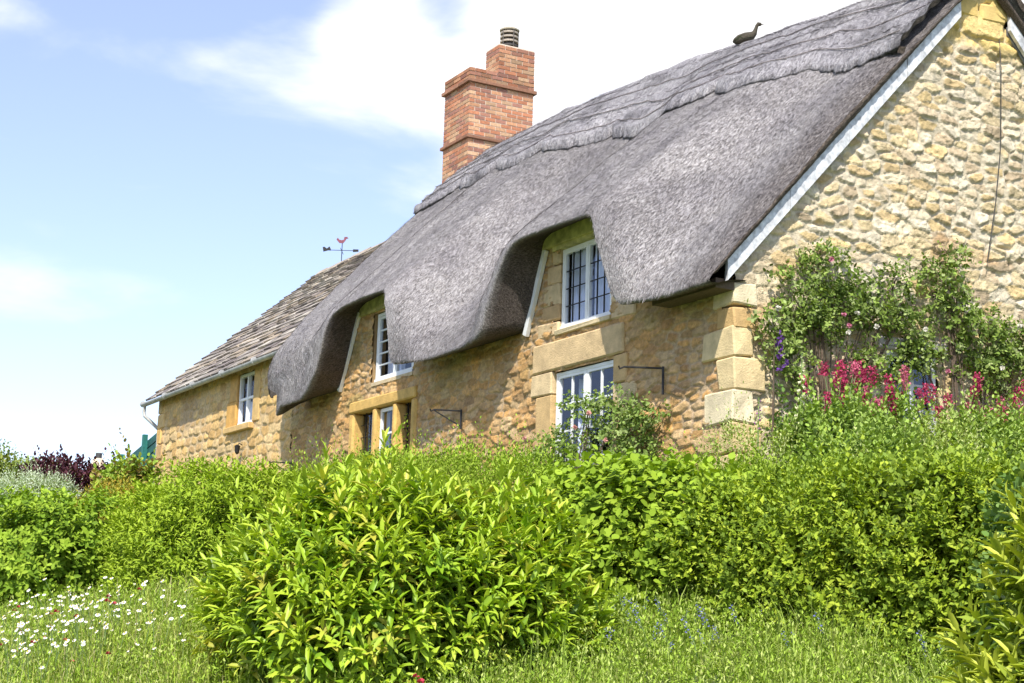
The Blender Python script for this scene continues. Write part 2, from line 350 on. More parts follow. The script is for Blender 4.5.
# ---- lip of the thatch: outer edge (y=-.5) and matching inner edge (at the wall)
LIP = [(-11.45, 3.47, -11.45, 3.62), (-10.9, 3.45, -10.9, 3.62), (-10.34, 3.46, -10.2, 3.62), (-10.12, 3.56, -10.0, 3.66), (-9.80, 3.80, -9.86, 3.90), (-9.62, 4.1, -9.72, 4.2), (-9.47, 4.42, -9.55, 4.55), (-9.36, 4.64, -9.42, 4.80), (-9.12, 4.73, -9.2, 4.88),
       (-8.4, 4.76, -8.4, 4.93), (-7.62, 4.73, -7.66, 4.90), (-7.42, 4.62, -7.46, 4.80), (-7.28, 4.35, -7.34, 4.5), (-7.18, 4.05, -7.22, 4.15), (-7.08, 3.68, -7.1, 3.78), (-6.98, 3.57, -7.0, 3.68),
       (-6.2, 3.52, -6.2, 3.68), (-5.3, 3.54, -5.3, 3.68), (-4.55, 3.55, -4.3, 3.66), (-4.40, 3.63, -4.18, 3.72), (-4.25, 3.92, -4.02, 4.02), (-4.08, 4.2, -3.93, 4.3), (-3.88, 4.46, -3.82, 4.55), (-3.74, 4.60, -3.76, 4.74), (-3.55, 4.65, -3.6, 4.80),
       (-2.8, 4.64, -2.8, 4.82), (-1.99, 4.60, -2.0, 4.78), (-1.87, 4.50, -1.9, 4.66), (-1.74, 4.2, -1.8, 4.32), (-1.58, 3.9, -1.7, 4.0), (-1.42, 3.58, -1.58, 3.7), (-1.27, 3.455, -1.45, 3.6),
       (-.8, 3.43, -.8, 3.56), (-.3, 3.42, -.3, 3.54), (.05, 3.44, -.02, 3.54), (.17, 3.47, .05, 3.56)]
LIP = np.array(LIP)
def zin(x): return np.interp(x, LIP[:, 2], LIP[:, 3])
ZRP = np.polyfit([-13, -12.3, -11, -9, -7, -5.5, -3.6, -1.8, -.8, 0.2], [8.42, 8.48, 8.52, 8.47, 8.36, 8.24, 8.08, 7.89, 7.80, 7.75], 4)
def zridge(x): return np.polyval(ZRP, x)

# ------------------------------------------------------------------ COTTAGE
cot = thing('thatched_cottage', 'honey stone cottage with thick grey thatched roof and two window openings swept into its eave', 'cottage', (-6, 0, 1.2))
holesM = [(-3.99, -2.03, 3.1, 3.42), (-3.9, -3.5, 1.9, 3.09), (-2.22, -1.97, 1.9, 3.09), (-3.6, -3.4, 3.52, 4.5), (-9.58, -7.34, 2.0, 3.34), (-.2, .1, 1.0, 3.52), (-3.54, -2.2, 1.95, 3.05), (-3.44, -2.3, 3.56, 4.56), (-8.92, -7.5, 3.56, 4.62)]
def maskM(u, v):
    k = v < np.where(u < -11.2, 4.58, zin(u)+.06)
    for a, b_, c, d in holesM: k &= ~((u > a) & (u < b_) & (v > c) & (v < d))
    return k
def fnM(U, V):
    h, c = masonry(U, V, .25, .088, 3, .024, HONEY, (.42, .31, .19), rough=.016, mortar_cover=.5, joint=.08, tilt=.7)
    green = sst(.45, .62, fbm(U*1.8, V*3, 4, 31))*sst(2.9, 3.5, V)[...]
    c = c*np.array((1.16, 1.14, 1.12))
    c = c*(1-.45*green[..., None])+np.array((.26, .25, .09))*.45*green[..., None]
    return h, c
wall('front_wall', 'y', np.arange(-12.1, .001, .026), np.arange(.95, 4.96, .0135), maskM, fnM, M_wall, cot)
GA = 3.45
def gtop(y): return np.where(y < GA, 3.70+1.077*y, 3.70+1.077*(2*GA-y))+.06
def maskG(u, v):
    k = (v < gtop(u)) | ((np.abs(u-3.42) < .42) & (v < 7.5))
    k &= ~((u < .19) & (v < 3.52))
    k &= ~((u > 1.98) & (u < 2.68) & (v > 2.1) & (v < 3.06))
    return k
def fnG(U, V):
    h, c = masonry(U+.10*fbm(U*1.7, V*1.7, 3, 88), V+.10*fbm(U*1.9, V*1.9, 3, 89), .30, .115, 21, .024, PALE, (.56, .48, .34), rough=.024, wav=.75, mortar_cover=.6, joint=.05, tilt=.75)
    h2, c2 = masonry(U, V, .55, .36, 25, .05, [(.66, .48, .17), (.62, .44, .14), (.70, .52, .22)], (.60, .48, .28), rough=.022, wav=.2)
    k = sst(6.65, 6.8, V); h = h*(1-k)+h2*k; c = c*(1-k[..., None])+c2*k[..., None]
    hole = sst(.66, .74, fbm(U*3.1, V*4.2, 3, 101)); h = h-.06*hole
    lime = sst(.56, .66, fbm(U*1.1, V*1.1, 4, 91))[..., None]*(V < 5)[..., None]; c = c*(1-.6*lime)+np.array((.64, .58, .46))*.6*lime
    rust = sst(.58, .68, fbm(U*1.4, V*1.9, 4, 97))[..., None]; c = c*(1-.5*rust)+np.array((.48, .28, .11))*.5*rust
    return h, c
wall('gable_wall', 'x', np.arange(0.0, 6.91, .0135), np.arange(1.3, 7.51, .0135), maskG, fnG, M_gable, cot)
mb = MB(); mb.box(-19.7, -.05, 6.75, 6.9, .9, 3.6, (.45, .33, .18)); mb.box(-19.7, -.05, .5, 6.7, .92, .98, (.1, .1, .1))
mb.build('back_wall', M_dress, cot)
mb = MB(); mb.box(-12.0, -.6, 1.3, 1.35, .98, 3.3); mb.box(-12.0, -.6, .95, 1.0, 3.3, 4.6); mb.box(-12, -.6, .2, 1.3, 3.25, 3.3); mb.build('dark_backing', M_dark, cot)  # dark sheets added behind the panes to keep bright sky out of view
# quoins at the corner
mb = MB(); z = 1.0; k = 0
qz = [(1.0, 1.22, .5, .22), (1.22, 1.5, .28, .36), (1.5, 1.80, .46, .22), (1.805, 2.10, .24, .3), (2.105, 2.44, .48, .21), (2.445, 2.77, .24, .34), (2.775, 3.07, .50, .22), (3.075, 3.29, .27, .22), (3.295, 3.54, .34, .26)]
for i, (z0, z1, a, g) in enumerate(qz):
    c = random.choice([(.64, .50, .27), (.68, .56, .35), (.60, .45, .23), (.68, .58, .38)])
    if i == 7: c = (.56, .37, .16)
    mb.block(-a, .040+.008*random.random(), -.034-.008*random.random(), g, z0+.003, z1-.003, c, .016, .02)
mb.build('quoin', M_dress, cot)
# ---- windows
def glazed(parent, x0, x1, z0, z1, y, cols, rows, bar=.022, barm=None, frame=.05, name='casement', yb=None):
    """one casement: frame plus glazing bars in one mesh, its pane separately"""
    c = MB(); d = .04
    for (a, b_, e, f) in ((x0, x1, z1-frame, z1), (x0, x1, z0, z0+frame)): c.box(a, b_, y-d/2, y+d/2, e, f)
    for (a, b_) in ((x0, x0+frame), (x1-frame, x1)): c.box(a, b_, y-d/2+.001, y+d/2-.001, z0+frame-.001, z1-frame+.001)
    ix0, ix1, iz0, iz1 = x0+frame, x1-frame, z0+frame, z1-frame
    if barm is None:
        for i in range(1, cols): X = ix0+(ix1-ix0)*i/cols; c.box(X-bar/2, X+bar/2, y-d/2+.006, y+d/2-.006, iz0, iz1)
        for j in range(1, rows): Z = iz0+(iz1-iz0)*j/rows; c.box(ix0, ix1, y-d/2+.008, y+d/2-.008, Z-bar/2, Z+bar/2)
    o = c.build(name, M_white, parent)
    if barm is not None:
        c = MB()
        for i in range(1, cols): X = ix0+(ix1-ix0)*i/cols; c.box(X-bar/2, X+bar/2, y-.009, y+.006, iz0, iz1)
        for j in range(1, rows): Z = iz0+(iz1-iz0)*j/rows; c.box(ix0, ix1, y-.008, y+.005, Z-bar/2, Z+bar/2)
        c.build('leading', barm, parent)
    c = MB(); c.add([(ix0, y, iz0), (ix1, y, iz0), (ix1, y, iz1), (ix0, y, iz1)], [(0, 1, 2, 3)]); c.build('pane', M_glass, parent)
def curtain(parent, x0, x1, z0, z1, y, amp=.02, per=.09, m=None):
    xs = np.linspace(x0, x1, 40); V = []; F = []
    for i, x in enumerate(xs):
        yy = y+amp*math.sin(x/per*6.28)+amp*.4*math.sin(x*41)
        V += [(x, yy, z0), (x, yy, z1)]
        if i: F.append((2*i-2, 2*i, 2*i+1, 2*i-1))
    npmesh('curtain', V, F, m or M_curt, parent, smooth=True)
def reveal(mb, x0, x1, z0, z1, depth, c=(.46, .32, .16), t=.1):
    mb.box(x0-t, x0, .012, depth, z0, z1, c); mb.box(x1, x1+t, .012, depth, z0, z1, c)
    mb.box(x0-t, x1+t, .014, depth, z1, z1+t, c); mb.box(x0-t, x1+t, .014, depth, z0-t, z0, c)
def outer_frame(x0, x1, z0, z1, y, parent_name, f=.036, mid=(), m=None, lab=None):
    c = MB(); d = .075
    c.box(x0, x1, y-d/2, y+d/2, z1-f, z1); c.box(x0, x1, y-d/2-.02, y+d/2, z0, z0+f)
    for X in [x0+f/2, x1-f/2]+list(mid): c.box(X-f/2, X+f/2, y-d/2+.002, y+d/2-.002, z0+f, z1-f)
    o = c.build('window', m or M_white, cot)
    if lab: o['label'] = lab
    return o
SEP = (.56, .41, .22); SEP2 = (.60, .46, .26); SEP3 = (.54, .37, .17)
# ground floor window
w = outer_frame(-3.54, -2.22, 1.95, 3.05, .06, 'w', mid=(-2.88,), lab='white timber window with twelve panes behind the rose bush')
glazed(w, -3.505, -2.898, 1.985, 3.015, .05, 2, 3, .02, None, .036); glazed(w, -2.862, -2.255, 1.985, 3.015, .05, 2, 3, .02, None, .036)
curtain(w, -3.48, -3.3, 2.0, 3.0, .3); curtain(w, -2.4, -2.27, 2.0, 3.0, .3)
mb = MB(); mb.block(-4.02, -2.0, -.045, .12, 3.085, 3.435, SEP, .02); mb.build('lintel', M_dress, w)
mb = MB()
mb.block(-4.05, -3.56, -.04, .14, 2.80, 3.08, SEP2, .015); mb.block(-3.93, -3.56, -.035, .14, 2.18, 2.795, SEP3, .015); mb.block(-4.0, -3.56, -.04, .14, 1.9, 2.175, SEP, .015)
mb.block(-2.20, -1.93, -.035, .14, 2.76, 3.08, SEP3, .015); mb.block(-2.20, -1.74, -.04, .14, 2.42, 2.755, SEP2, .015); mb.block(-2.20, -1.95, -.035, .14, 1.9, 2.415, SEP, .015)
islands(mb, 'jamb', M_dress, w)
mb = MB(); mb.block(-3.6, -2.15, -.10, .1, 1.86, 1.945, (.7, .68, .62), .01); mb.build('sill', M_dress, w)
# upper windows in the dormers
w = outer_frame(-3.44, -2.32, 3.565, 4.54, .05, 'w', mid=(-2.88,), lab='white upper window with leaded lattice and blue curtains')
glazed(w, -3.406, -2.898, 3.6, 4.505, .04, 3, 4, .011, M_iron, .026); glazed(w, -2.862, -2.354, 3.6, 4.505, .04, 3, 4, .011, M_iron, .026)
curtain(w, -3.39, -2.98, 3.6, 4.5, .11); curtain(w, -2.86, -2.36, 3.6, 4.5, .11)
mb = MB(); mb.block(-3.5, -2.28, -.05, .05, 3.50, 3.563, (.62, .50, .30), .008); mb.build('sill', M_dress, w)
mb = MB()
for i, (z0, z1, a) in enumerate([(3.5, 3.68, .5), (3.69, 3.88, .42), (3.885, 4.14, .38), (4.145, 4.38, .30), (4.385, 4.56, .2)]):
    mb.block(-3.455-a, -3.455, -.02, .1, z0, z1, random.choice([SEP, SEP2, (.62, .46, .26), (.5, .34, .17)]), .02, .012)
    mb.block(-2.30, -2.30+a, -.02, .1, z0, z1, random.choice([SEP, SEP2, (.62, .46, .26)]), .02, .012)
islands(mb, 'jamb', M_dress, w)
mb = MB(); mb.box(-3.80, -1.94, -.075, .10, 4.60, 4.83); mb.box(-3.60, -2.1, -.045, .06, 4.545, 4.598); mb.build('lintel', M_green, w)['label'] = 'mossy green timber lintel board'
w = outer_frame(-8.86, -7.55, 3.585, 4.62, .06, 'w', f=.045, mid=(-8.2,), lab='white upper window with horizontal glazing bars, half hidden by thatch')
glazed(w, -8.82, -8.225, 3.63, 4.57, .05, 1, 5, .02, None, .035); glazed(w, -8.175, -7.6, 3.63, 4.57, .05, 1, 5, .02, None, .035)
curtain(w, -8.78, -8.25, 3.6, 4.6, .2); curtain(w, -8.1, -7.7, 3.6, 4.6, .3)
mb = MB(); mb.box(-8.92, -7.5, -.02, .09, 3.53, 3.583, (.6, .48, .3)); mb.build('sill', M_dress, w)
mb = MB()
for a, b_ in ((-9.02, -8.92), (-7.47, -7.37)): mb.box(a, b_, .012, .2, 3.5, 4.66, (.40, .27, .13))
islands(mb, 'jamb', M_dress, w)
mb = MB(); mb.box(-9.5, -7.4, -.055, .12, 4.66, 4.93); mb.build('lintel', M_green, w)['label'] = 'mossy green timber lintel board'
# mullioned stone window: surround and mullions of golden stone
HAM = (.60, .385, .12)
mb = MB(); mb.block(-9.62, -7.30, -.06, .16, 3.19, 3.36, HAM, .02, .004)
for X, ww in ((-9.55, .15), (-8.72, .12), (-8.02, .12), (-7.38, .15)): mb.block(X-ww/2, X+ww/2, -.045, .16, 2.08, 3.188, HAM, .03, .004)
mb.block(-9.66, -7.26, -.08, .16, 1.96, 2.076, HAM, .02, .004)
w = mb.build('window', M_dress, cot); w['label'] = 'golden stone mullioned window of three lights'
glazed(w, -8.655, -8.085, 2.1, 3.17, .06, 1, 3, .03, None, .05)
for a, b_ in ((-9.47, -8.79), (-7.955, -7.46)):
    c = MB(); X = a
    for i in range(1, 4): xx = a+(b_-a)*i/4; c.box(xx-.005, xx+.005, .092, .108, 2.09, 3.185)
    for j in range(1, 6): zz = 2.09+1.1*j/6; c.box(a, b_, .09, .106, zz-.005, zz+.005)
    c.build('leading', M_iron, w)
    c = MB(); c.add([(a, .1, 2.09), (b_, .1, 2.09), (b_, .1, 3.185), (a, .1, 3.185)], [(0, 1, 2, 3)]); c.build('pane', M_glass, w)
curtain(w, -9.4, -8.85, 2.1, 3.17, .3); 
# small gable window
c = MB(); GREY = (1, 1, 1)
for (a, b_, e, f) in ((1.98, 2.68, 3.0, 3.06), (1.98, 2.68, 2.1, 2.16)): c.box(-.06, .0, a, b_, e, f)
for a in (1.98, 2.31, 2.62): c.box(-.058, -.002, a, a+.055, 2.16, 3.0)
for zz in (2.45, 2.72): c.box(-.045, -.015, 2.03, 2.62, zz-.012, zz+.012)
w = c.build('window', M_white, cot); w['label'] = 'small white ground floor window in the gable behind the climber'
c = MB(); c.add([(-.03, 2.0, 2.1), (-.03, 2.66, 2.1), (-.03, 2.66, 3.05), (-.03, 2.0, 3.05)], [(0, 1, 2, 3)]); c.build('pane', M_glass, w)
c = MB(); c.box(-.9, -.25, 1.9, 2.8, 2.0, 3.1); c.build('dark_backing_box', M_dark, w)  # solid black box added behind the pane in place of room shade
c = MB(); c.block(-.1, .05, 1.85, 2.82, 3.065, 3.2, (.45, .42, .38), .015); c.build('lintel', M_dress, w)
# dormer barge boards
for a, b_ in (((-4.20, -.045, 3.60), (-3.77, -.045, 4.60)), ((-1.52, -.045, 3.60), (-1.88, -.045, 4.60)), ((-10.06, -.045, 3.60), (-9.42, -.045, 4.74)), ((-7.10, -.045, 3.7), (-7.42, -.045, 4.74))):
    mb = MB(); mb.beam(a, b_, .085, .05, (0, 1, 0)); mb.build('barge_board', M_white, cot)
# ---- thatch surface
def cols_from_lip(n_per=.045):
    P = LIP; out = [P[0]]
    for i in range(len(P)-1):
        L = math.hypot(P[i+1][0]-P[i][0], P[i+1][1]-P[i][1]); n = max(1, int(L/n_per))
        for k in range(1, n+1): out.append(P[i]+(P[i+1]-P[i])*k/n)
    return np.array(out)
LC = cols_from_lip()
for k_ in range(2):                                        # soften the corners of the lip a little
    LC[1:-1] = (LC[:-2]+2*LC[1:-1]+LC[2:])/4
xs = LC[:, 0]
def bulge(x):      # virtual eave height: the thatch rides up over each window and eases back beside it
    b = 0*x
    for a, c, wl, wr in ((-9.3, -7.45, 1.0, 1.5), (-3.7, -1.95, 1.5, 1.25)):
        q = np.where(x < a, sst(a-wl, a+.0, x), np.where(x > c, sst(c+wr, c, x), 1.0)); b = 1-(1-b)*(1-q)
    b = np.where(x < -8.5, .74+.26*b, b)
    return b
def roofY(X, Zz, zlip, add=0.0):
    zr = zridge(X); ze = 3.46+1.20*bulge(X)
    s = (Zz-ze)/(zr-ze); line = s*(3.45+.5)
    k = .11; y = -.5+k*np.logaddexp(0, line/k)-k*math.log(2)*np.exp(-np.maximum(line, 0)*2)
    y = y-.13*np.sin(np.pi*np.clip(s, 0, 1))
    return y-add
NT = 150
tt = np.linspace(0, 1, NT)**.95
X = np.repeat(xs[:, None], NT, 1); zl = np.repeat(LC[:, 1][:, None], NT, 1)
zm = 5.3; Zt = np.where(tt < .34, zl+(zm-zl)*tt/.34, zm+(zridge(X)-zm)*(tt-.34)/.66); qq = (Zt-3.47)/5.03
Y = roofY(X, Zt, zl)
# the left verge leans: shift x towards the ridge, the right verge stays upright
sh = sst(-10.2, -11.45, X); X2 = X-sh*(.40*sst(.065, .10, qq)+.16*sst(.1, .2, qq)+.42*sst(.2, .34, qq)+.2*qq)
X2 = X2+(X > -.2)*0
lump = .05*(fbm(X*.8, Zt*.9, 3, 61)-.45)+.022*(fbm(X*4, Zt*4, 3, 62)-.45)+.012*(fbm(X*14, Zt*14, 2, 63)-.4)
Y = Y-lump*2*np.minimum(1, tt*8+.3)[None]
# round the crest
crest = sst(.93, 1.0, tt)[None]; Y = Y*(1-0)+0; Zt = Zt-.10*crest**2+.035*(vn(X*3, tt[None]*6+X*0, 71)-.5)*crest
# roll the verges over
vr = sst(-.16, .17, X)**2; Zt = Zt-.07*vr*np.minimum(1, tt*6)[None]; Y = Y+.05*vr
vl = sst(-11.1, -11.45, X)**2; Zt = Zt-.15*vl; Y = Y+.03*vl
front = np.stack([X2, Y, Zt], -1)
# rows below the lip: rounded nose, then the underside running back to the wall
n0 = front[:, 0]; rows = []
xi = LC[:, 2]; zi = LC[:, 3]
for f, dy, dn in ((.06, .03, -.028), (.2, .12, -.030), (.45, .25, -.012), (.7, .38, 0), (1.0, .56, 0)):
    r = n0.copy(); r[:, 0] = n0[:, 0]+(xi-LC[:, 0])*f; r[:, 1] = n0[:, 1]+dy; r[:, 2] = n0[:, 2]+(zi-n0[:, 2])*f
    # nose bulges away from the roof, along the lip normal
    tx = np.gradient(LC[:, 0]); tz = np.gradient(LC[:, 1]); L = np.hypot(tx, tz); r[:, 0] += dn*(-tz/L)*-1*0; r[:, 2] += dn*(tx/L)
    rows.append(r)
V = np.concatenate([np.stack(rows[::-1], 1), front], 1); nc, nr = V.shape[:2]
col = np.ones((nc, nr, 3)); nlow = len(rows)
dk = np.array((.29, .255, .23)); wlow = np.zeros((nc, nr)); wlow[:, :nlow-1] = 1; wlow[:, nlow-1] = .6  # reed ends' own dark tone, deepened to mute the sun on the cheeks
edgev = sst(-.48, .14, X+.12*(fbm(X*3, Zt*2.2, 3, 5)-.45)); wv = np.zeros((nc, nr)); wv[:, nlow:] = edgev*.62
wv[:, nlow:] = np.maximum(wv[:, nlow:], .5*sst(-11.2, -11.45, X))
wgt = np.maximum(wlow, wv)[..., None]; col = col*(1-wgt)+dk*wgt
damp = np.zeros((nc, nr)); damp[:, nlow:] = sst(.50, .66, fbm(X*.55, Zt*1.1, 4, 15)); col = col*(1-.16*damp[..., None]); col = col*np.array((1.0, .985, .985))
thatch_front = V
# rear slope
NB = 24; tb = np.linspace(0, 1, NB)
top = V[:, -1]; back = np.stack([np.stack([top[:, 0]+0*t_, top[:, 0]*0+3.45+3.95*t_, top[:, 2]*(1-t_)+3.45*t_], -1) for t_ in tb[1:]], 1)
back[:, :, 1] += .13*np.sin(np.pi*tb[1:])[None]
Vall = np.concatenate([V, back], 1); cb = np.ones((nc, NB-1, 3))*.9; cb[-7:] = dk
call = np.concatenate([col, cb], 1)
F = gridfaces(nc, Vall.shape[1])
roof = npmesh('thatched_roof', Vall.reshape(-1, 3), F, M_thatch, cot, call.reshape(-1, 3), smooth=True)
# verge faces (cut ends): from the rolled edge down and back to the board
def verge(ci, xin, drop, name):
    e = Vall[ci]; n = len(e); R = []; yy = e[:, 1]
    if ci == -1: zt_ = np.where(yy < 3.45, 3.935+1.077*yy, 3.935+1.077*(6.9-yy)); zt_ = np.minimum(zt_, e[:, 2]-.03); zt_ = np.maximum(zt_, 3.56)
    else: zt_ = e[:, 2]-drop
    for f in np.linspace(0, 1, 6):
        r = e.copy(); r[:, 0] = e[:, 0]+(xin-e[:, 0])*(f**1.5)+(.02*np.sin(f*3.1)*(1 if ci == -1 else -1)); r[:, 2] = e[:, 2]+(zt_-e[:, 2])*f; r[:, 1] = e[:, 1]+np.where(e[:, 1] < 3.45, .04, -.04)*f
        jit_ = .012*(hsh(np.arange(n)+int(f*50), np.arange(n)*3, 8)-.5); r[:, 0] += jit_; R.append(r)
    R = np.stack(R, 0)
    if ci == 0: w_ = np.clip((np.arange(n)-nlow-8)/8, 0, 1)[None, :, None]; R = R[0:1]*(1-w_)+R*w_
    else: w_ = np.clip((np.arange(n)-nlow)/3, 0, 1)[None, :, None]; R = R[0:1]*(1-w_)+R*w_
    c = np.ones((R.shape[0]*n, 3))
    npmesh(name, R.reshape(-1, 3), gridfaces(R.shape[0], n), M_cut, roof, c, smooth=True)
verge(-1, .09, .36, 'cut_verge'); verge(0, -11.7, .34, 'cut_verge')
# loose straw: thousands of short reed tips lying down the slope (part of the thatch surface)
def straws(n, Vg, r0, r1, L, seed, cmul, parent, name, lift=.012, m=None, cg=None):
    g = np.random.default_rng(seed); a, b_ = Vg.shape[:2]
    # area-ish weighting by picking cells with probability proportional to size
    A = np.linalg.norm(np.cross(Vg[1:, r0:r1]-Vg[:-1, r0:r1], Vg[:-1, r0+1:r1+1]-Vg[:-1, r0:r1]), axis=-1) if r1 < b_ else None
    p = (A/A.sum()).ravel(); k = g.choice(len(p), n, p=p); i = k//A.shape[1]; j = k % A.shape[1]+r0
    u = g.random(n)[:, None]; v = g.random(n)[:, None]
    P = Vg[i, j]*(1-u)*(1-v)+Vg[i+1, j]*u*(1-v)+Vg[i, j+1]*(1-u)*v+Vg[i+1, j+1]*u*v
    D = Vg[i, j]-Vg[i, j+1]; D /= np.linalg.norm(D, axis=1)[:, None]+1e-9
    Tx = Vg[i+1, j]-Vg[i, j]; Tx /= np.linalg.norm(Tx, axis=1)[:, None]+1e-9; N = np.cross(D, Tx); N *= np.sign(-N[:, 1]+.3*N[:, 2])[:, None]
    D = D+.2*g.normal(size=(n, 1))*Tx+.16*np.abs(g.normal(size=(n, 1)))*N; D /= np.linalg.norm(D, axis=1)[:, None]
    l = L*(.5+g.random(n)[:, None]); wv_ = Tx*(.0025+.003*g.random(n)[:, None])
    P = P+N*.002; V_ = np.stack([P-wv_, P+wv_, P+D*l+N*lift*g.random(n)[:, None]], 1).reshape(-1, 3)
    c = np.repeat((.55+.75*g.random((n, 1)))*np.array(cmul), 3, 0)
    if cg is not None: c = c*np.repeat(cg[i, j], 3, 0)
    npmesh(name, V_, np.arange(3*n).reshape(-1, 3), m or M_thatch, parent, c)
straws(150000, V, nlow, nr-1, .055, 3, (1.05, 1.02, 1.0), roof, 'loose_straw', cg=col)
# ---- scalloped ridge cap, a second layer over the crest
xr = np.arange(-12.55, .17, .03); NS = 46
def capdrop(x):
    ph = (x+12.6)/1.62; f = ph-np.floor(ph); sc = np.sin(np.pi*np.clip(f, 0, 1))**.55
    return 1.22+.23*np.interp(x, [-12, 0], [0, 1])-.2*(1-sc)+.10*(vn(x*2.1, x*0, 9)-.5)+.05*(vn(x*9, x*0, 19)-.5)+.035*(vn(x*31, x*0, 29)-.5)
s_ = np.linspace(0, 1, NS); XR = np.repeat(xr[:, None], NS, 1)
zr_ = zridge(XR); dz = capdrop(XR)*(1-s_)[None]; ZR = zr_-dz
k = np.clip((xr+12.07)/1.0, 0, 1)
YR = roofY(XR, ZR, np.full_like(XR, 3.5))
th = .068*np.minimum(1, s_*14)[None]**.5+.03
lr = .05*(fbm(XR*2.4, ZR*2.4, 3, 81)-.45)+.02*(fbm(XR*12, ZR*12, 2, 83)-.4)+.014*np.sin(s_*2*np.pi*5.5+6*vn(xr*.7, xr*0, 2)[:, None])
YR2 = YR-.74*(th+lr); ZR2 = ZR+.67*(th+lr)-.02*sst(.9, 1, s_)[None]+.05*(vn(XR*2.1, s_[None]*3, 77)-.5)*sst(.8, 1, s_)[None]
under = np.stack([XR[:, 0], YR[:, 0]+.05, ZR[:, 0]+.0], -1)[:, None]
edge0 = np.stack([XR[:, 0]-.0, YR2[:, 0]-.02, ZR2[:, 0]-.03], -1)[:, None]
fc = np.concatenate([under, edge0, np.stack([XR, YR2, ZR2], -1)], 1)
bk = fc[:, ::-1].copy(); bk[:, :, 1] = 6.9-bk[:, :, 1]; cap = np.concatenate([fc, bk[:, 1:]], 1)
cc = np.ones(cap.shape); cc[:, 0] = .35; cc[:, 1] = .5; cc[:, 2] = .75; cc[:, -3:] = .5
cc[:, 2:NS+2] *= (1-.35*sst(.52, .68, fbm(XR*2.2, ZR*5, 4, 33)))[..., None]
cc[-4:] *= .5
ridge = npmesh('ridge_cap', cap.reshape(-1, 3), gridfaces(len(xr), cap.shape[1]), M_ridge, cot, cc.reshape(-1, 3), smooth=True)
straws(34000, cap, 2, NS, .06, 4, (1.05, 1.03, 1.03), ridge, 'loose_straw', .03, M_ridge, cg=cc)
for sgn in (1, -1):                                         # closing faces at the cap's ends
    e = cap[-1 if sgn == 1 else 0]; n = len(e); lo = e.copy(); lo[:, 2] -= .07; lo[:, 0] -= .03*sgn
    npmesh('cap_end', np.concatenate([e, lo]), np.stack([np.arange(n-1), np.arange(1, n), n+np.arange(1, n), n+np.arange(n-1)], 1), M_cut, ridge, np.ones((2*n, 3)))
# hazel spars pinned along the cap
for f in (.16, .4, .66):
    mb = MB(); kk = int(f*NS); pts = [cap[i, kk+2]+np.array((0, -.012, .012)) for i in range(0, len(xr), 5)]
    mb.tube(pts, .008, 5, (.8, .75, .7)); mb.build('hazel_spar', M_ridge, ridge)
# gable barge boards
for side in (0, 1):
    mb = MB(); fy = (lambda y: y) if side == 0 else (lambda y: 2*GA-y)
    segs = [(-.17, .62), (.62, 1.42), (1.42, 2.25), (2.25, 3.07)]
    for a, b_ in segs:
        o = random.uniform(-.004, .006)
        V_ = []
        for y in (a+.004, b_-.004):
            for x in (.055+o, .10+o):
                for h in (0, .255): V_.append((x, fy(y), 3.69+1.077*y+h))
        mb.add(V_, [(0, 1, 3, 2), (4, 6, 7, 5), (0, 4, 5, 1), (2, 3, 7, 6), (0, 2, 6, 4), (1, 5, 7, 3)])
    bb = mb.build('barge_board', M_board, cot); bb['label'] = 'long weathered white board along the gable verge'
    mb = MB()
    V_ = [(x, fy(y), 3.67+1.077*y+h) for y in (-.15, 3.05) for x in (.02, .046) for h in (0, .1)]
    mb.add(V_, [(0, 1, 3, 2), (4, 6, 7, 5), (0, 4, 5, 1), (2, 3, 7, 6), (0, 2, 6, 4), (1, 5, 7, 3)]); mb.build('batten', M_lead, bb)
mb = MB(); mb.box(-1.1, .03, -.26, -.03, 3.44, 3.54); mb.build('eave_board', M_bark, cot)
mb = MB(); mb.tube([(.03, .3*0+3.72, 7.0), (.07, 3.7, 6.5), (.075, 3.66, 5.6), (.08, 3.55, 4.9), (.08, 3.4, 4.2)], .006, 5, (.05, .05, .05)); mb.build('cable', M_iron, cot)
# ---- brick stacks
BR = [(.48, .20, .105), (.52, .25, .14), (.44, .18, .095), (.56, .32, .18), (.40, .19, .125), (.54, .34, .20), (.36, .17, .12), (.50, .26, .14)]
def bricks(mb, x0, x1, y0, y1, z0, z1, course=.078, dark=0.0):
    n = int(round((z1-z0)/course)); course = (z1-z0)/n; j = .016
    for r in range(n):
        z = z0+r*course
        for face in range(4):
            a0, a1 = (x0, x1) if face in (0, 2) else (y0, y1); L = a1-a0; m_ = max(1, round(L/.235)); bl = L/m_
            s = -bl/2 if (r+face) % 2 else 0; q = a0+s
            while q < a1-.01:
                p0 = max(q, a0); p1 = min(q+bl, a1)
                if p1-p0 > .03:
                    c = np.array(random.choice(BR))*(random.uniform(.8, 1.15))*(1-dark*random.random())
                    o = random.uniform(0, .004); e0 = p0+(j/2 if p0 > a0 else -.002); e1 = p1-(j/2 if p1 < a1 else -.002); zz0, zz1 = z+j/2, z+course-j/2
                    if face == 0: mb.box(e0, e1, y0-.006-o, y0+.04, zz0, zz1, c)
                    if face == 2: mb.box(e0, e1, y1-.04, y1+.006+o, zz0, zz1, c)
                    if face == 1: mb.box(x1-.04, x1+.006+o, e0+.0, e1, zz0, zz1, c)
                    if face == 3: mb.box(x0-.006-o, x0+.04, e0, e1, zz0, zz1, c)
                q += bl
    
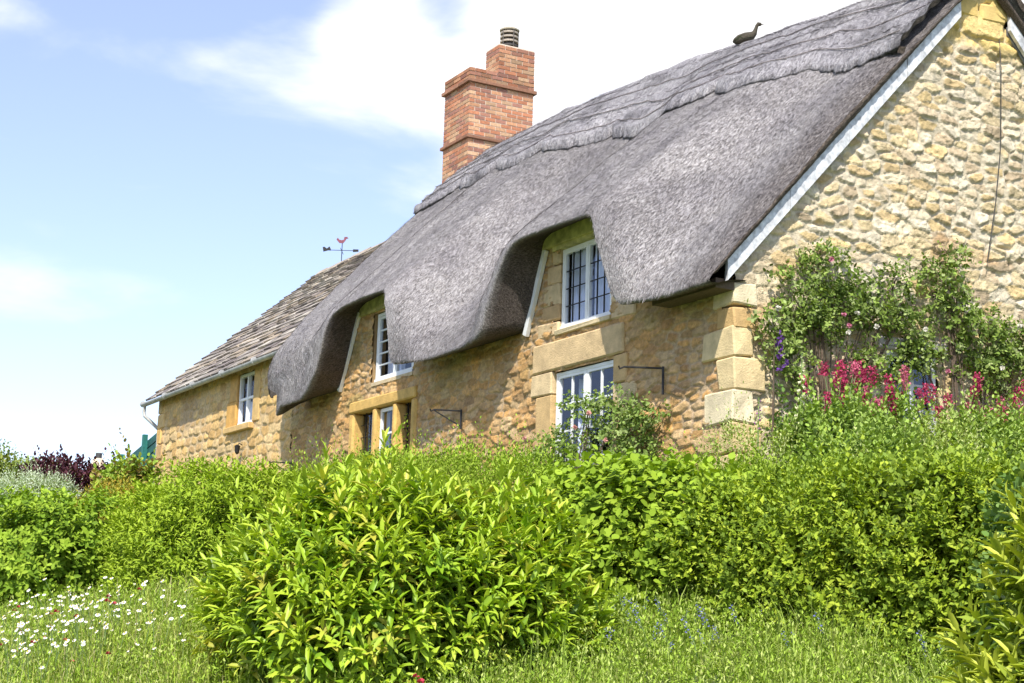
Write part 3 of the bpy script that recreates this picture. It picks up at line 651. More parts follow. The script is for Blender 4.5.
core = MB(); x0, x1, y0, y1 = -13.17, -12.17, 3.1, 4.42
core.box(x0, x1, y0, y1, 7.3, 10.14); core.box(x1-.50, x1-.0005, 3.68, y1-.0005, 10.14, 10.72)
ch = core.build('chimney', M_mortar, cot); ch['label'] = 'red brick chimney at the far end of the thatch'
mb = MB(); bricks(mb, x0, x1, y0, y1, 7.6, 8.80); bricks(mb, x0, x1, y0, y1, 8.88, 9.86); bricks(mb, x0-.01, x1+.01, y0-.01, y1+.01, 9.92, 10.15, dark=.45)
bricks(mb, x1-.50, x1+.004, 3.68, y1+.004, 10.15, 10.70, dark=.3); mb.build('brickwork', M_brick, ch)
mb = MB()
for z0, z1, o, c in ((8.80, 8.86, .055, .6), (9.86, 9.925, .06, .5)):
    mb = MB()
    for i in range(5): a = x0-o+(1+2*o)*i/5; mb.block(a, a+(1+2*o)/5-.006, y0-o, y1+o, z0, z1, np.array((.30, .15, .09))*random.uniform(.7, 1.2), .006, .003)
    mb.build('oversailing_course', M_brick, ch)
mb = MB(); cx, cy = x1-.25, 4.02
mb.tube([(cx, cy, 10.68), (cx, cy, 10.76)], [.15, .14], 20, (.4, .3, .22)); mb.tube([(cx, cy, 10.76), (cx, cy, 11.10)], .125, 20, (.06, .05, .05))
for zz in (10.78, 10.865, 10.95, 11.035): mb.tube([(cx, cy, zz), (cx, cy, zz+.035)], .175, 24, (.05, .045, .04) if zz < 10.8 else (.34, .29, .23))
for a in range(5): t = a*1.2566; mb.tube([(cx+.165*math.cos(t), cy+.165*math.sin(t), 10.76), (cx+.165*math.cos(t), cy+.165*math.sin(t), 11.1)], .014, 6, (.07, .06, .05))
mb.tube([(cx, cy, 11.10), (cx, cy, 11.12), (cx, cy, 11.16), (cx, cy, 11.18)], [.185, .19, .13, .02], 24, (.45, .40, .30)); mb.build('cowl', colmat('cowl_clay', .6, bump=.15), ch, smooth=False)
mb = MB(); mb.box(x0-.10, x0-.008, y0-.05, y1+.1, 7.9, 8.06); mb.box(x0-.1, -12.6, y0-.03, y0-.008, 7.75, 8.02); mb.build('lead_flashing', M_lead, ch)
# gable-end stack: stone base with a brick top
mb = MB(); bx0, bx1, by0, by1 = -.62, .0, 3.02, 3.82
mb.box(bx0, bx1-.002, by0, by1, 7.0, 9.0); ch = mb.build('chimney', M_mortar, cot); ch['label'] = 'stone stack rising from the gable apex'
mb = MB()
for r in range(4):
    z = 7.05+r*.24; a = by0-.03
    for wd in ((.45, .41), (.30, .56), (.5, .36), (.38, .48))[r]: mb.block(bx0-.03, .05, a, a+wd-.012, z, z+.23, random.choice([(.66, .48, .18), (.70, .54, .25), (.62, .44, .15)]), .03, .015); a += wd
mb.build('stonework', M_dress, ch)
mb = MB(); bricks(mb, bx0, bx1+.03, by0-.0, by1+.0, 8.02, 9.0, dark=.2); mb.build('brickwork', M_brick, ch)
mb = MB(); mb.box(-.5, .02, 2.72, 3.0, 7.42, 7.47); mb.build('lead_flashing', M_lead, ch)

# ------------------------------------------------------------------ WING with stone slates
wing = thing('stone_slated_wing', 'lower golden stone wing with stone slate roof and grey gutter, left of the thatch', 'house', (-16, 0, 1.2))
def maskW(u, v): return (v < 4.62) & ~((u > -14.92) & (u < -14.05) & (v > 3.52) & (v < 4.46))
def fnW(U, V):
    h, c = masonry(U, V, .30, .17, 41, .022, GOLD, (.60, .44, .24), rough=.010, wav=.18, mortar_cover=.5, joint=.12)
    d_ = sst(.45, .62, fbm(U*.9, V*2.2, 4, 14)+.10*sst(3.9, 4.5, V)-.04)[..., None]*sst(3.5, 4.0, V)[..., None]; c = c*(1-.35*d_)+np.array((.30, .20, .15))*.35*d_
    return h, c
wall('front_wall', 'y', np.arange(-19.75, -12.09, .034), np.arange(.95, 4.66, .016), maskW, fnW, M_wall, wing)
mb = MB(); P = [(0, .9), (6.9, .9), (6.9, 4.5), (3.45, 7.6), (0, 4.5)]
mb.add([(-19.75, y, z) for y, z in P]+[(-19.6, y, z) for y, z in P], [(0, 1, 2, 3, 4), (9, 8, 7, 6, 5)]+[(i, (i+1) % 5, 5+(i+1) % 5, 5+i) for i in range(5)], (.45, .32, .15)); mb.build('end_wall', M_dress, wing)
mb = MB(); mb.box(-19.5, -12.3, 1.0, 1.05, 1, 4.6); mb.build('dark_backing', M_dark, wing)  # same added dark sheet behind the wing window
mb = MB()
for r in range(11):
    z = 1.05+r*.32; a = .42 if r % 2 else .26; mb.block(-19.79, -19.79+a, -.035, .3, z, z+.312, random.choice(GOLD), .02, .008)
mb.build('quoin', M_dress, wing)
w = MB(); c = w; d = .06; y = .055
c.box(-14.90, -14.07, y-.04, y+.03, 4.40, 4.45); c.box(-14.90, -14.07, y-.05, y+.03, 3.52, 3.57)
for X in (-14.90, -14.5, -14.12): c.box(X, X+.05, y-.038, y+.028, 3.57, 4.40)
c.box(-14.85, -14.12, y-.03, y+.02, 3.975, 4.015)
w = w.build('window', M_white, wing); w['label'] = 'small white casement under the gutter'
c = MB(); c.add([(-14.87, y, 3.55), (-14.1, y, 3.55), (-14.1, y, 4.42), (-14.87, y, 4.42)], [(0, 1, 2, 3)]); c.build('pane', M_glass, w)
curtain(w, -14.85, -14.1, 3.55, 3.95, .14, .012)
c = MB(); c.block(-15.32, -14.0, -.10, .12, 3.40, 3.515, (.60, .40, .16), .012); c.build('sill', M_dress, w)
c = MB(); c.block(-15.42, -14.925, -.03, .12, 3.52, 3.98, (.58, .33, .09), .015); c.block(-15.3, -14.925, -.028, .12, 3.985, 4.5, (.55, .33, .11), .015); c.block(-14.04, -13.72, -.03, .12, 3.52, 4.5, (.60, .40, .16), .015); islands(c, 'jamb', M_dress, w)
# slates
mb = MB(); ang = math.atan2(7.72-4.50, 3.45+.22); ca, sa = math.cos(ang), math.sin(ang); Ls = math.hypot(7.72-4.50, 3.67)
s = 0.0; row = 0
SL = [(.30, .26, .22), (.25, .215, .19), (.36, .32, .27), (.20, .17, .155), (.33, .27, .20), (.42, .38, .32)]
while s < Ls-.08:
    g = .27-.13*s/Ls; xx = -19.95+random.uniform(-.1, 0)
    xend = -11.45-.9*s/Ls
    while xx < xend:
        wd = random.uniform(.22, .46); c = np.array(random.choice(SL))*random.uniform(.75, 1.15); t = random.uniform(.022, .042); ln = g*1.9; l0 = s+random.uniform(-.018, .018)
        lift = .03+random.uniform(0, .016); V_ = []
        for X in (xx+.004, xx+wd-.006):
            for (l, n_) in ((l0, lift), (l0+ln, -.012)):
                for q in (0, t): V_.append((X+random.uniform(-.006, .006), -.22+l*ca-(n_+q)*sa, 4.50+l*sa+(n_+q)*ca))
        mb.add(V_, [(0, 1, 3, 2), (4, 6, 7, 5), (0, 4, 5, 1), (2, 3, 7, 6), (0, 2, 6, 4), (1, 5, 7, 3)], c); xx += wd
    s += g; row += 1
mb.build('slate_roof', M_slate, wing)
mb = MB(); mb.add([(-19.9, -.18, 4.47), (-11.5, -.18, 4.47), (-12.1, 3.45, 7.66), (-19.9, 3.45, 7.66), (-19.9, 7.08, 4.47), (-12.1, 7.08, 4.47)], [(0, 1, 2, 3), (3, 2, 5, 4)], (.25, .22, .2)); mb.build('roof_deck', M_slate, wing)
mb = MB(); xx = -19.95
while xx < -13.2:
    l = random.uniform(.38, .5); c = np.array((.34, .29, .23))*random.uniform(.7, 1.15); j_ = random.uniform(-.012, .012)
    V_ = [(X, 3.45+q*dy, 7.78+j_+hz) for X in (xx, xx+l-.01) for q, dy, hz in ((-1, .2, -.17), (0, 0, .02), (1, .2, -.17), (1, .16, -.2), (0, 0, -.05), (-1, .16, -.2))]
    mb.add(V_, [(i, (i+1) % 6, 6+(i+1) % 6, 6+i) for i in range(6)]+[(0, 1, 2, 3, 4, 5), (11, 10, 9, 8, 7, 6)], c); xx += l
mb.build('ridge_stone', M_slate, wing)
# gutter and swan-neck
n = 14; V_ = []; F_ = []; gl_ = [(-20.15, 4.475), (-12.05, 4.50)]
for (X, zc) in gl_:
    for rr in (.062, .054):
        for k in range(n+1): t = math.pi+math.pi*k/n; V_.append((X, -.26+rr*math.cos(t), zc+rr*math.sin(t)))
m1 = n+1
for k in range(n): F_ += [(k, k+1, 2*m1+k+1, 2*m1+k), (m1+k, 3*m1+k, 3*m1+k+1, m1+k+1)]
F_ += [(0, 2*m1, 3*m1, m1), (n, m1+n, 3*m1+n, 2*m1+n)]
mb = MB(); mb.add(V_, F_); 
for X in (-18.6, -16.8, -15.1, -13.4): mb.tube([(X-.03, -.26, 4.475+(X+20)*.003), (X+.03, -.26, 4.475+(X+20)*.003)], .07, 14)
mb.tube([(-20.17, -.26, 4.48), (-20.15, -.26, 4.48)], .066, 14); gt = mb.build('gutter', M_gutter, wing)
mb = MB(); mb.tube([(-20.05, -.26, 4.45), (-20.05, -.26, 4.30), (-20.02, -.25, 4.22), (-19.90, -.05, 4.02), (-19.86, .02, 3.93), (-19.86, .04, 1.1)], .036, 10); mb.build('downpipe', M_gutter, gt)
mb = MB(); mb.tube([(-19.9, -.06, 3.72), (-19.4, -.1, 3.72)], .008, 6); mb.tube([(-19.72, -.06, 3.72), (-19.72, -.06, 3.55)], .008, 6)

# ------------------------------------------------------------------ small ironwork (things)
def bracket(x, z, L, H, label, brace):
    o = thing('hanging_basket_bracket', label, 'bracket', (x, -.05, z), 'iron brackets on the front wall')
    mb = MB(); mb.tube([(x, -.055, z+.02), (x, -.055, z-H)], .014, 6); mb.build('wall_bar', M_iron, o)
    mb = MB(); mb.tube([(x, -.055, z), (x-L*.45, -.055-L*.5, z+.02), (x-L*.5, -.055-L*.56, z+.0), (x-L*.5, -.055-L*.58, z+.03)], .011, 6)
    if brace: mb.tube([(x, -.055, z-H*.85), (x-L*.45, -.055-L*.5, z+.01)], .009, 6)
    mb.build('arm', M_iron, o)
bracket(-1.18, 2.80, .62, .28, 'black iron bracket on the wall between the white ground floor window and the corner', False)
bracket(-5.86, 2.84, .55, .24, 'black iron triangular bracket beside the golden mullioned window', True)
bracket(-11.9, 2.62, .5, .22, 'thin black iron bracket under the left end of the thatch', True)
bracket(-15.4, 2.55, .5, .3, 'thin black iron bracket on the golden stone wing', True)
lamp = thing('wall_lantern', 'tiny black lantern below the sill of the wing window', 'lantern', (-14.45, 0, 3.1))
mb = MB(); mb.tube([(-14.45, -.03, 3.14), (-14.45, -.09, 3.17), (-14.45, -.12, 3.13)], .01, 6); mb.build('arm', M_iron, lamp)
mb = MB(); mb.tube([(-14.45, -.12, 3.14), (-14.45, -.12, 3.12), (-14.45, -.12, 3.0), (-14.45, -.12, 2.97)], [.02, .055, .04, .01], 8); mb.build('lamp_body', M_iron, lamp)
vane = thing('weathervane', 'thin iron weathervane with a small red cockerel on the slate ridge', 'weathervane', (-18.7, 3.45, 7.78))
mb = MB(); vx, vz = -18.72, 7.78; D = Vector((.48, .877, 0)); c0 = Vector((vx, 3.45, 0))
def vp(a, z): return (c0.x+D.x*a, c0.y+D.y*a, z)
mb.tube([vp(0, 7.7), vp(0, 8.26)], .009, 6); mb.tube([vp(-.33, 8.04), vp(.33, 8.04)], .007, 6); mb.tube([(vx-.25, 3.45+.14, 8.02), (vx+.25, 3.45-.14, 8.02)], .006, 6); mb.build('pole', M_iron, vane)
def plate(pts, m, name, th=.008):
    Nn = Vector((-D.y, D.x, 0))*th; mb = MB(); n = len(pts); V_ = [Vector(vp(a, z))+Nn for a, z in pts]+[Vector(vp(a, z))-Nn for a, z in pts]
    mb.add(V_, [tuple(range(n)), tuple(range(2*n-1, n-1, -1))]+[(i, (i+1) % n, n+(i+1) % n, n+i) for i in range(n)]); mb.build(name, m, vane)
plate([(-.40, 8.00), (-.30, 8.03), (-.24, 8.03), (-.24, 8.06), (-.27, 8.12), (-.33, 8.07), (-.38, 8.11), (-.42, 8.10)], M_iron, 'direction_letter')
plate([(.24, 8.01), (.36, 8.02), (.36, 8.07), (.24, 8.07)], M_iron, 'direction_letter')
plate([(-.10, 8.24), (-.06, 8.20), (.02, 8.20), (.06, 8.25), (.09, 8.30), (.13, 8.31), (.10, 8.345), (.07, 8.34), (.04, 8.34), (.03, 8.28), (-.02, 8.265), (-.07, 8.28), (-.10, 8.32), (-.13, 8.28)], M_red, 'cockerel')
# straw/wooden bird on the ridge
bird = thing('ridge_bird', 'small mottled bird with raised neck sitting on the thatch ridge', 'bird', (-4.25, 3.45, 8.2))
bx, bz = -4.36, float(zridge(-4.3))+.07
def bp(a, z): return (bx+D.x*a, 3.45+D.y*a, bz+z)
mb = MB(); mb.tube([bp(-.20, -.01), bp(-.17, .0), bp(-.11, .03), bp(-.02, .06), bp(.06, .09), bp(.10, .13), bp(.12, .19), bp(.135, .24), bp(.155, .265), bp(.185, .262), bp(.20, .26)],
    [.012, .045, .068, .075, .062, .04, .026, .024, .03, .026, .012], 14, (.05, .042, .028)); mb.tube([bp(.185, .262), bp(.235, .258)], [.012, .003], 6, (.12, .10, .08))
mb.build('body', colmat('mottled_plumage', .8, 60, 200, .35, 1.9, .3, .004), bird, smooth=True)
mb = MB()
for sg in (1, -1):
    pts = [(-.19, .0), (-.12, .06), (-.02, .09), (.05, .09), (.04, .05), (-.06, .02)]; Nn = Vector((-D.y, D.x, 0))*.066*sg
    V_ = [Vector(bp(a, z))+Nn*(.75 if i in (0, 3) else 1.05) for i, (a, z) in enumerate(pts)]+[Vector(bp(a, z))+Nn*.5 for a, z in pts]
    mb.add(V_, [tuple(range(6)), tuple(range(11, 5, -1))]+[(i, (i+1) % 6, 6+(i+1) % 6, 6+i) for i in range(6)], (.022, .026, .01))
mb.build('wing', colmat('dark_feather', .8, 60, 200, .35, 1.9, .3, .004), bird)
mb = MB(); mb.tube([bp(.03, .0), bp(.02, -.16)], .006, 5); mb.tube([bp(-.03, .0), bp(-.04, -.18)], .006, 5); mb.build('leg', M_iron, bird)

# ------------------------------------------------------------------ green fence and far things
fen = thing('garden_fence', 'dark green boarded fence stepping down beside the far corner of the stone wing', 'fence', (-22, .6, 1.2))
mb = MB(); f0, f1 = (-20.2, 4.42), (-26.2, 3.42)
def fz(x): return f0[1]+(f1[1]-f0[1])*(x-f0[0])/(f1[0]-f0[0])
nb = 14
for r in range(nb):
    dz_ = r*.2
    V_ = [(x, .6+q, fz(x)-dz_-h) for x in (f0[0], f1[0]) for q in (0, .02) for h in (0, .17)]
    mb.add(V_, [(0, 1, 3, 2), (4, 6, 7, 5), (0, 4, 5, 1), (2, 3, 7, 6), (0, 2, 6, 4), (1, 5, 7, 3)])
mb.add([(f0[0], .64, fz(f0[0])-.03), (f1[0], .64, fz(f1[0])-.03), (f1[0], .64, .9), (f0[0], .64, .9)], [(0, 1, 2, 3)]); mb.build('board_panel', M_teal, fen)
for X in (-20.9, -22.7, -24.5, -26.1): mb = MB(); mb.box(X-.06, X+.06, .50, .60, 1.0, fz(X)+.14); mb.build('post', simple('green_post', (.02, .16, .13), .6), fen)
dist = thing('distant_house', 'far cream house whose stepped chimney pot shows just above the hedge', 'house', (-47, 5.8, 1.2))
mb = MB(); mb.box(-50, -44.5, 4.5, 9.5, 1, 3.6, (.6, .5, .35)); mb.build('wall', M_dress, dist)
mb = MB(); P = [(4.3, 3.5), (7, 5.3), (9.7, 3.5)]; mb.add([(x, y_, z_) for x in (-50.2, -44.3) for y_, z_ in P], [(0, 1, 2), (3, 5, 4), (0, 3, 4, 1), (1, 4, 5, 2), (2, 5, 3, 0)], (.3, .25, .2)); rf = mb.build('roof', M_slate, dist)
mb = MB(); mb.tube([(-47, 5.75, 4.4), (-47, 5.75, 5.3), (-47, 5.75, 5.32), (-47, 5.75, 5.5), (-47, 5.75, 5.52), (-47, 5.75, 5.72), (-47, 5.75, 5.95)], [.62, .6, .45, .42, .3, .28, .16], 10, (.62, .52, .36)); mb.tube([(-47, 5.75, 5.95), (-47, 5.75, 6.15)], .12, 8, (.06, .06, .06)); mb.build('chimney', M_dress, rf)
#@@VEG@@
# ------------------------------------------------------------------ VEGETATION
def unit(a): return a/(np.linalg.norm(a, axis=-1, keepdims=True)+1e-9)
def leaf_tpl(kind):
    """unit leaf along +x, width in y, normal +z -> verts, triangles"""
    if kind == 'long':      # laurel: lens shape folded on the midrib, tip drooping
        V = [(0, 0, 0), (.28, -.42, .05), (.28, 0, -.03), (.28, .42, .05), (.68, -.40, -.02), (.68, 0, -.09), (.68, .40, -.02), (1, 0, -.2)]
        F = [(0, 1, 2), (0, 2, 3), (1, 4, 2), (2, 4, 5), (2, 5, 3), (3, 5, 6), (4, 7, 5), (5, 7, 6)]
    elif kind == 'round':
        V = [(0, 0, 0), (.22, -.42, .04), (.6, -.5, .0), (.88, -.25, -.06), (1, 0, -.1), (.88, .25, -.06), (.6, .5, 0), (.22, .42, .04), (.5, 0, -.06)]
        F = [(i, (i+1) % 8, 8) for i in range(8)]
    else:
        V = [(0, 0, 0), (.45, -.5, .06), (.45, 0, -.03), (.45, .5, .06), (1, 0, -.12)]
        F = [(0, 1, 2), (0, 2, 3), (1, 4, 2), (2, 4, 3)]
    return np.array(V, float), np.array(F)
def make_leaves(P, X, N, L, Wd, tpl, C):
    """P origin, X direction, N rough normal, L length, Wd width, C colour"""
    tv, tf = leaf_tpl(tpl); X = unit(X); Yv = unit(np.cross(N, X)); Z = np.cross(X, Yv)
    V = P[:, None]+X[:, None]*(tv[None, :, 0:1]*L[:, None, None])+Yv[:, None]*(tv[None, :, 1:2]*Wd[:, None, None])+Z[:, None]*(tv[None, :, 2:3]*L[:, None, None])
    n, k = V.shape[:2]; F = tf[None]+np.arange(n)[:, None, None]*k
    return V.reshape(-1, 3), F.reshape(-1, 3), np.repeat(C, k, 0)
def sprigs(P, D, g, nl, SL, LL, LW, tpl, cols, ang=(65, 25), tipcol=None, upn=.5, var=.25):
    """leafy shoots: nl leaves spiralling up each shoot of length SL; colours picked per shoot"""
    n = len(P); D = unit(D); a = unit(np.cross(D, unit(g.normal(size=(n, 3))))); b = np.cross(D, a)
    cols = np.array(cols); ci = cols[g.integers(0, len(cols), n)]*(1-var/2+var*g.random((n, 1)))
    sl = SL*(.6+.7*g.random((n, 1))); ph0 = g.random(n)*6.28; Vs = []; Fs = []; Cs = []; off = 0
    for i in range(nl):
        f = i/max(1, nl-1); t = ph0+i*2.4; th = np.radians(ang[0]+(ang[1]-ang[0])*f+8*g.normal(size=n))
        r = a*np.cos(t)[:, None]+b*np.sin(t)[:, None]; X = D*np.cos(th)[:, None]+r*np.sin(th)[:, None]+g.normal(size=(n, 3))*.12
        X = unit(X); Nn = unit(D-X*(D*X).sum(1, keepdims=True)+np.array((0, 0, upn))+.1*g.normal(size=(n, 3)))
        l = LL*(.65+.5*g.random(n))*(1-.35*f); w = l*LW*(.85+.3*g.random(n))
        c = ci*(1-var/2+var*g.random((n, 1)))
        if tipcol is not None: c = c*(1-.6*f**2)+np.array(tipcol)*.6*f**2
        V, F, C = make_leaves(P+D*sl*f, X, Nn, l, w, tpl, c); Vs.append(V); Fs.append(F+off); Cs.append(C); off += len(V)
    return np.concatenate(Vs), np.concatenate(Fs), np.concatenate(Cs)
def joinm(L):
    Vs, Fs, Cs = [], [], []; o = 0
    for V, F, C in L: Vs.append(V); Fs.append(F+o); Cs.append(C); o += len(V)
    return np.concatenate(Vs), np.concatenate(Fs), np.concatenate(Cs)
def lumpy(d, seed, amp):
    k = seed*1.7; x, y, z = d[:, 0], d[:, 1], d[:, 2]
    return 1+amp*(np.sin(3.1*x+k)*np.sin(2.7*y+2*k)+.7*np.sin(5.3*z+k+2*x)*np.sin(4.9*y-k)+.5*np.sin(9*x+3*k)*np.sin(8*z+k)*np.sin(7*y))
def shell(g, n, c, r, p, seed, amp, rin=.72, face=None):
    """points and outward directions on a lumpy superellipsoid; `face` drops most of the side no one can see"""
    d = unit(g.normal(size=(int(n*2.6), 3))*np.array((1, 1, 1.)))
    d = d[d[:, 2] > -.75]
    if face is not None: d = d[(d[:, :2]@np.array(face) > -.35) | (g.random(len(d)) < .25)]
    d = d[:n]; e = (np.abs(d)**p).sum(1)**(-1/p); rr = lumpy(d, seed, amp)
    s = rin+(1-rin)*np.sqrt(g.random(len(d)))
    P = np.array(c)+d*np.array(r)*(e*rr*s)[:, None]
    return P, unit(d/np.array(r)), s, d
VD = np.array((.86, -.47))/np.hypot(.86, .47)       # towards the lane: shrubs are fullest on this side
def shrub(name, label, c, r, n, nl, SL, LL, LW, tpl, cols, m, seed, cat='shrub', group=None, p=2.4, amp=.07, up=.7, tip=None, ang=(65, 25), stray=0, rin=.7, core=.12, upn=.5, rnd=.35, rot=0.0, clump=.11):
    g = np.random.default_rng(seed); c = np.array(c, float); base = np.array((c[0], c[1], float(gz(c[0], c[1]))))
    o = thing(name, label, cat, tuple(base), group)
    P, N, s, d = shell(g, int(n*1.3), (0, 0, 0), r, p, seed, amp, rin, face=(VD[0]*math.cos(rot)+VD[1]*math.sin(rot), -VD[0]*math.sin(rot)+VD[1]*math.cos(rot)))
    Rz = np.array(((math.cos(rot), -math.sin(rot), 0), (math.sin(rot), math.cos(rot), 0), (0, 0, 1)))
    P = P@Rz.T+c; N = N@Rz.T
    q = fbm(P[:, 0]*2.6+P[:, 1]*2.1+seed, P[:, 2]*3.4+P[:, 1]*1.3, 3, seed); P = P+N*((q-.44)*clump*2.6)[:, None]
    k = (P[:, 2] > gz(P[:, 0], P[:, 1])+.01) & (q > .25+.10*g.random(len(q))); P = P[k]; N = N[k]
    D = N+np.array((0, 0, up))+rnd*g.normal(size=N.shape)
    parts = [sprigs(P, D, g, nl, SL, LL, LW, tpl, cols, ang, tip, upn)]
    P2, N2, s2, d2 = shell(g, int(n*.55), (0, 0, 0), np.array(r)*max(.3, rin-.06), p, seed, amp, .86, face=(VD[0]*math.cos(rot)+VD[1]*math.sin(rot), -VD[0]*math.sin(rot)+VD[1]*math.cos(rot)))
    P2 = P2@Rz.T+c; N2 = N2@Rz.T; k = P2[:, 2] > gz(P2[:, 0], P2[:, 1])+.01; P2 = P2[k]; N2 = N2[k]
    parts.append(sprigs(P2, N2+np.array((0, 0, up*.6))+rnd*g.normal(size=N2.shape), g, nl, SL, LL*1.05, LW, tpl, cols, ang, None, upn))
    if stray:
        q = g.random(len(P)); k = (N[:, 2] > .35) & (q < stray)
        parts.append(sprigs(P[k], N[k]*.35+np.array((0, 0, 1))+.35*g.normal(size=(k.sum(), 3)), g, nl+3, SL*2.6, LL*.9, LW, tpl, cols, (60, 20), tip, upn))
    V, F, C = joinm(parts); C = C*(np.array((1.14, 1.18, 1.05)) if cols[0][1] > cols[0][0] else 1); npmesh('foliage', V, F, m, o, C, smooth=True)
    # inner leaves: a rough mass of bigger leaves filling the middle
    P, N, s, d = shell(g, max(200, n//4), (0, 0, 0), np.array(r)*.78, p, seed, amp, .8, None); P = P@Rz.T+c
    Vb = MB()
    for i in range(9):
        t = i*2.4; q = np.array((math.cos(t)*r[0]*.55, math.sin(t)*r[1]*.55, 0)); q = Rz@q; e = c+q*.8+np.array((0, 0, r[2]*.35)); mid = (base+e)/2+np.array((q[0]*.2, q[1]*.2, 0)); b0 = base+q*.15-np.array((0, 0, .1))
        Vb.tube([b0, mid, e], [.03, .022, .01], 6)
    Vb.build('stem', M_bark, o, smooth=True)
    # added solid filler core, dark green so gaps between leaves read dark
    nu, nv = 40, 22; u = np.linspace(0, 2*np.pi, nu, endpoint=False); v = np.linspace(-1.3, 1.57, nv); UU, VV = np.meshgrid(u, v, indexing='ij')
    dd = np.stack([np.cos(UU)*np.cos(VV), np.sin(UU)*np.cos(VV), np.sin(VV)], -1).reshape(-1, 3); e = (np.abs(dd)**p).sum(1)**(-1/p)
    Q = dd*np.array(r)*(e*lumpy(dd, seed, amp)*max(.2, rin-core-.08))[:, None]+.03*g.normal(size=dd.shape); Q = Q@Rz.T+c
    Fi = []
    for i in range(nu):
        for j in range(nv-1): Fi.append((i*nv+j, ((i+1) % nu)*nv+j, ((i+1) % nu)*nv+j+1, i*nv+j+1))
    npmesh('filler_core', Q, Fi, m, o, np.ones((len(Q), 3))*np.array((.05, .08, .018)))
    return o
LAU = [(.20, .32, .018), (.26, .37, .02), (.15, .26, .018), (.31, .40, .03), (.08, .14, .015), (.26, .34, .02), (.20, .30, .02), (.36, .33, .05)]
shrub('laurel_bush', 'big rounded laurel bush with long glossy pointed leaves in the centre foreground', (3.80, -5.32, .03), (1.05, 1.12, .76), 1750, 9, .15, .145, .30, 'long', LAU, L_shiny, 3, 'bush', p=2.5, amp=.085, up=.42, tip=(.42, .50, .06), ang=(74, 26), stray=.05, rin=.70, upn=1.1, core=.16)
shrub('laurel_bush', 'yellow green laurel cut off by the right edge of the photo at the bottom', (8.0, -4.28, -.25), (.36, .36, .78), 420, 8, .13, .15, .27, 'long', [(.26, .31, .03), (.32, .36, .05), (.2, .27, .03)], L_shiny, 8, 'bush', up=1.0, tip=(.5, .5, .08), ang=(60, 18), upn=.6)
HZ = [(.19, .27, .025), (.24, .32, .03), (.13, .20, .02), (.27, .35, .035)]
DK = [(.20, .27, .02), (.28, .35, .03), (.10, .15, .015), (.35, .41, .045)]
RT = math.atan2(2.1, 4.2)
shrub('hazel_shrub', 'broad rounded-leaf hazel shrub in the hedge directly right of the big laurel bush', (3.15, -3.1, .32), (1.05, .8, .80), 1900, 6, .13, .088, .80, 'round', HZ, L_soft, 12, p=3, amp=.05, up=.35, tip=(.22, .32, .03), rot=RT, ang=(75, 45), upn=.5, rin=.62, core=.14)
shrub('mixed_hedge', 'long dark small-leaved hedge below the gable, right of the hazel shrub', (5.05, -2.25, .22), (1.9, .85, .86), 6800, 7, .13, .060, .62, 'small', DK, L_soft, 14, 'hedge', p=3.0, amp=.10, up=.45, tip=(.19, .27, .05), rot=RT, stray=.06, rin=.64, core=.16)
shrub('mixed_hedge', 'far right end of the hedge with paler round leaves at the photo edge', (6.9, -2.25, .28), (.85, .85, .92), 2900, 6, .10, .068, .75, 'round', [(.13, .20, .05), (.16, .24, .07), (.10, .17, .04)], L_soft, 15, 'hedge', p=2.8, amp=.06, up=.5, rot=RT)
shrub('privet_shrub', 'upright privet shrub rising behind the hazel and the long dark hedge', (2.4, -1.7, .75), (1.6, .6, .58), 3200, 7, .13, .05, .5, 'small', [(.21, .29, .03), (.26, .34, .045), (.14, .21, .025)], L_soft, 16, p=3, amp=.08, up=1.0, stray=.10, rot=RT*.6)
shrub('privet_shrub', 'loose light green shrub whose sprays rise in front of the mullioned window', (-2.2, -2.6, .95), (2.9, .8, .72), 3600, 8, .16, .06, .42, 'small', [(.24, .33, .035), (.29, .38, .05), (.17, .25, .025)], L_soft, 17, p=2.8, amp=.09, up=1.1, stray=.12, rot=.1)
shrub('dogwood_shrub', 'dull green dogwood shrub at the left edge of the photo', (-4.3, -5.55, .56), (1.1, .8, .72), 1800, 6, .12, .095, .5, 'round', [(.21, .30, .03), (.26, .35, .04), (.13, .21, .02)], L_soft, 21, amp=.06, up=.3, p=2.8, ang=(80, 50))
shrub('elder_shrub', 'spreading bright green shrub in the left hedge with pale leaf sprays', (-1.9, -4.55, .62), (1.55, .85, .74), 3600, 7, .15, .085, .36, 'long', [(.23, .31, .025), (.28, .36, .035), (.16, .24, .02)], L_soft, 22, amp=.06, up=.25, tip=(.30, .38, .04), p=2.7, ang=(78, 35), upn=.9)
shrub('box_shrub', 'small-leaved shrub tucked behind the left shoulder of the big laurel bush', (-.2, -3.6, .70), (1.5, .75, .74), 4200, 7, .10, .042, .5, 'small', [(.20, .27, .03), (.25, .32, .04), (.14, .20, .02)], L_soft, 23, amp=.07, up=.5, p=2.8)
shrub('golden_shrub', 'low yellowish shrub with orange tinted tips in the left hedge', (-6.2, -4.35, .98), (1.3, .6, .52), 1700, 7, .12, .06, .45, 'small', [(.30, .30, .03), (.25, .29, .04), (.34, .22, .04), (.16, .22, .04)], L_soft, 24, tip=(.5, .36, .05), amp=.08, up=.7)
shrub('silver_shrub', 'silvery white tipped shrub behind the dogwood at the left edge', (-8.4, -5.0, 1.0), (1.7, .7, .72), 2200, 8, .12, .045, .4, 'small', [(.40, .44, .36), (.30, .36, .24), (.2, .28, .12)], L_soft, 25, tip=(.62, .64, .58), amp=.09, up=1.2, stray=.1)
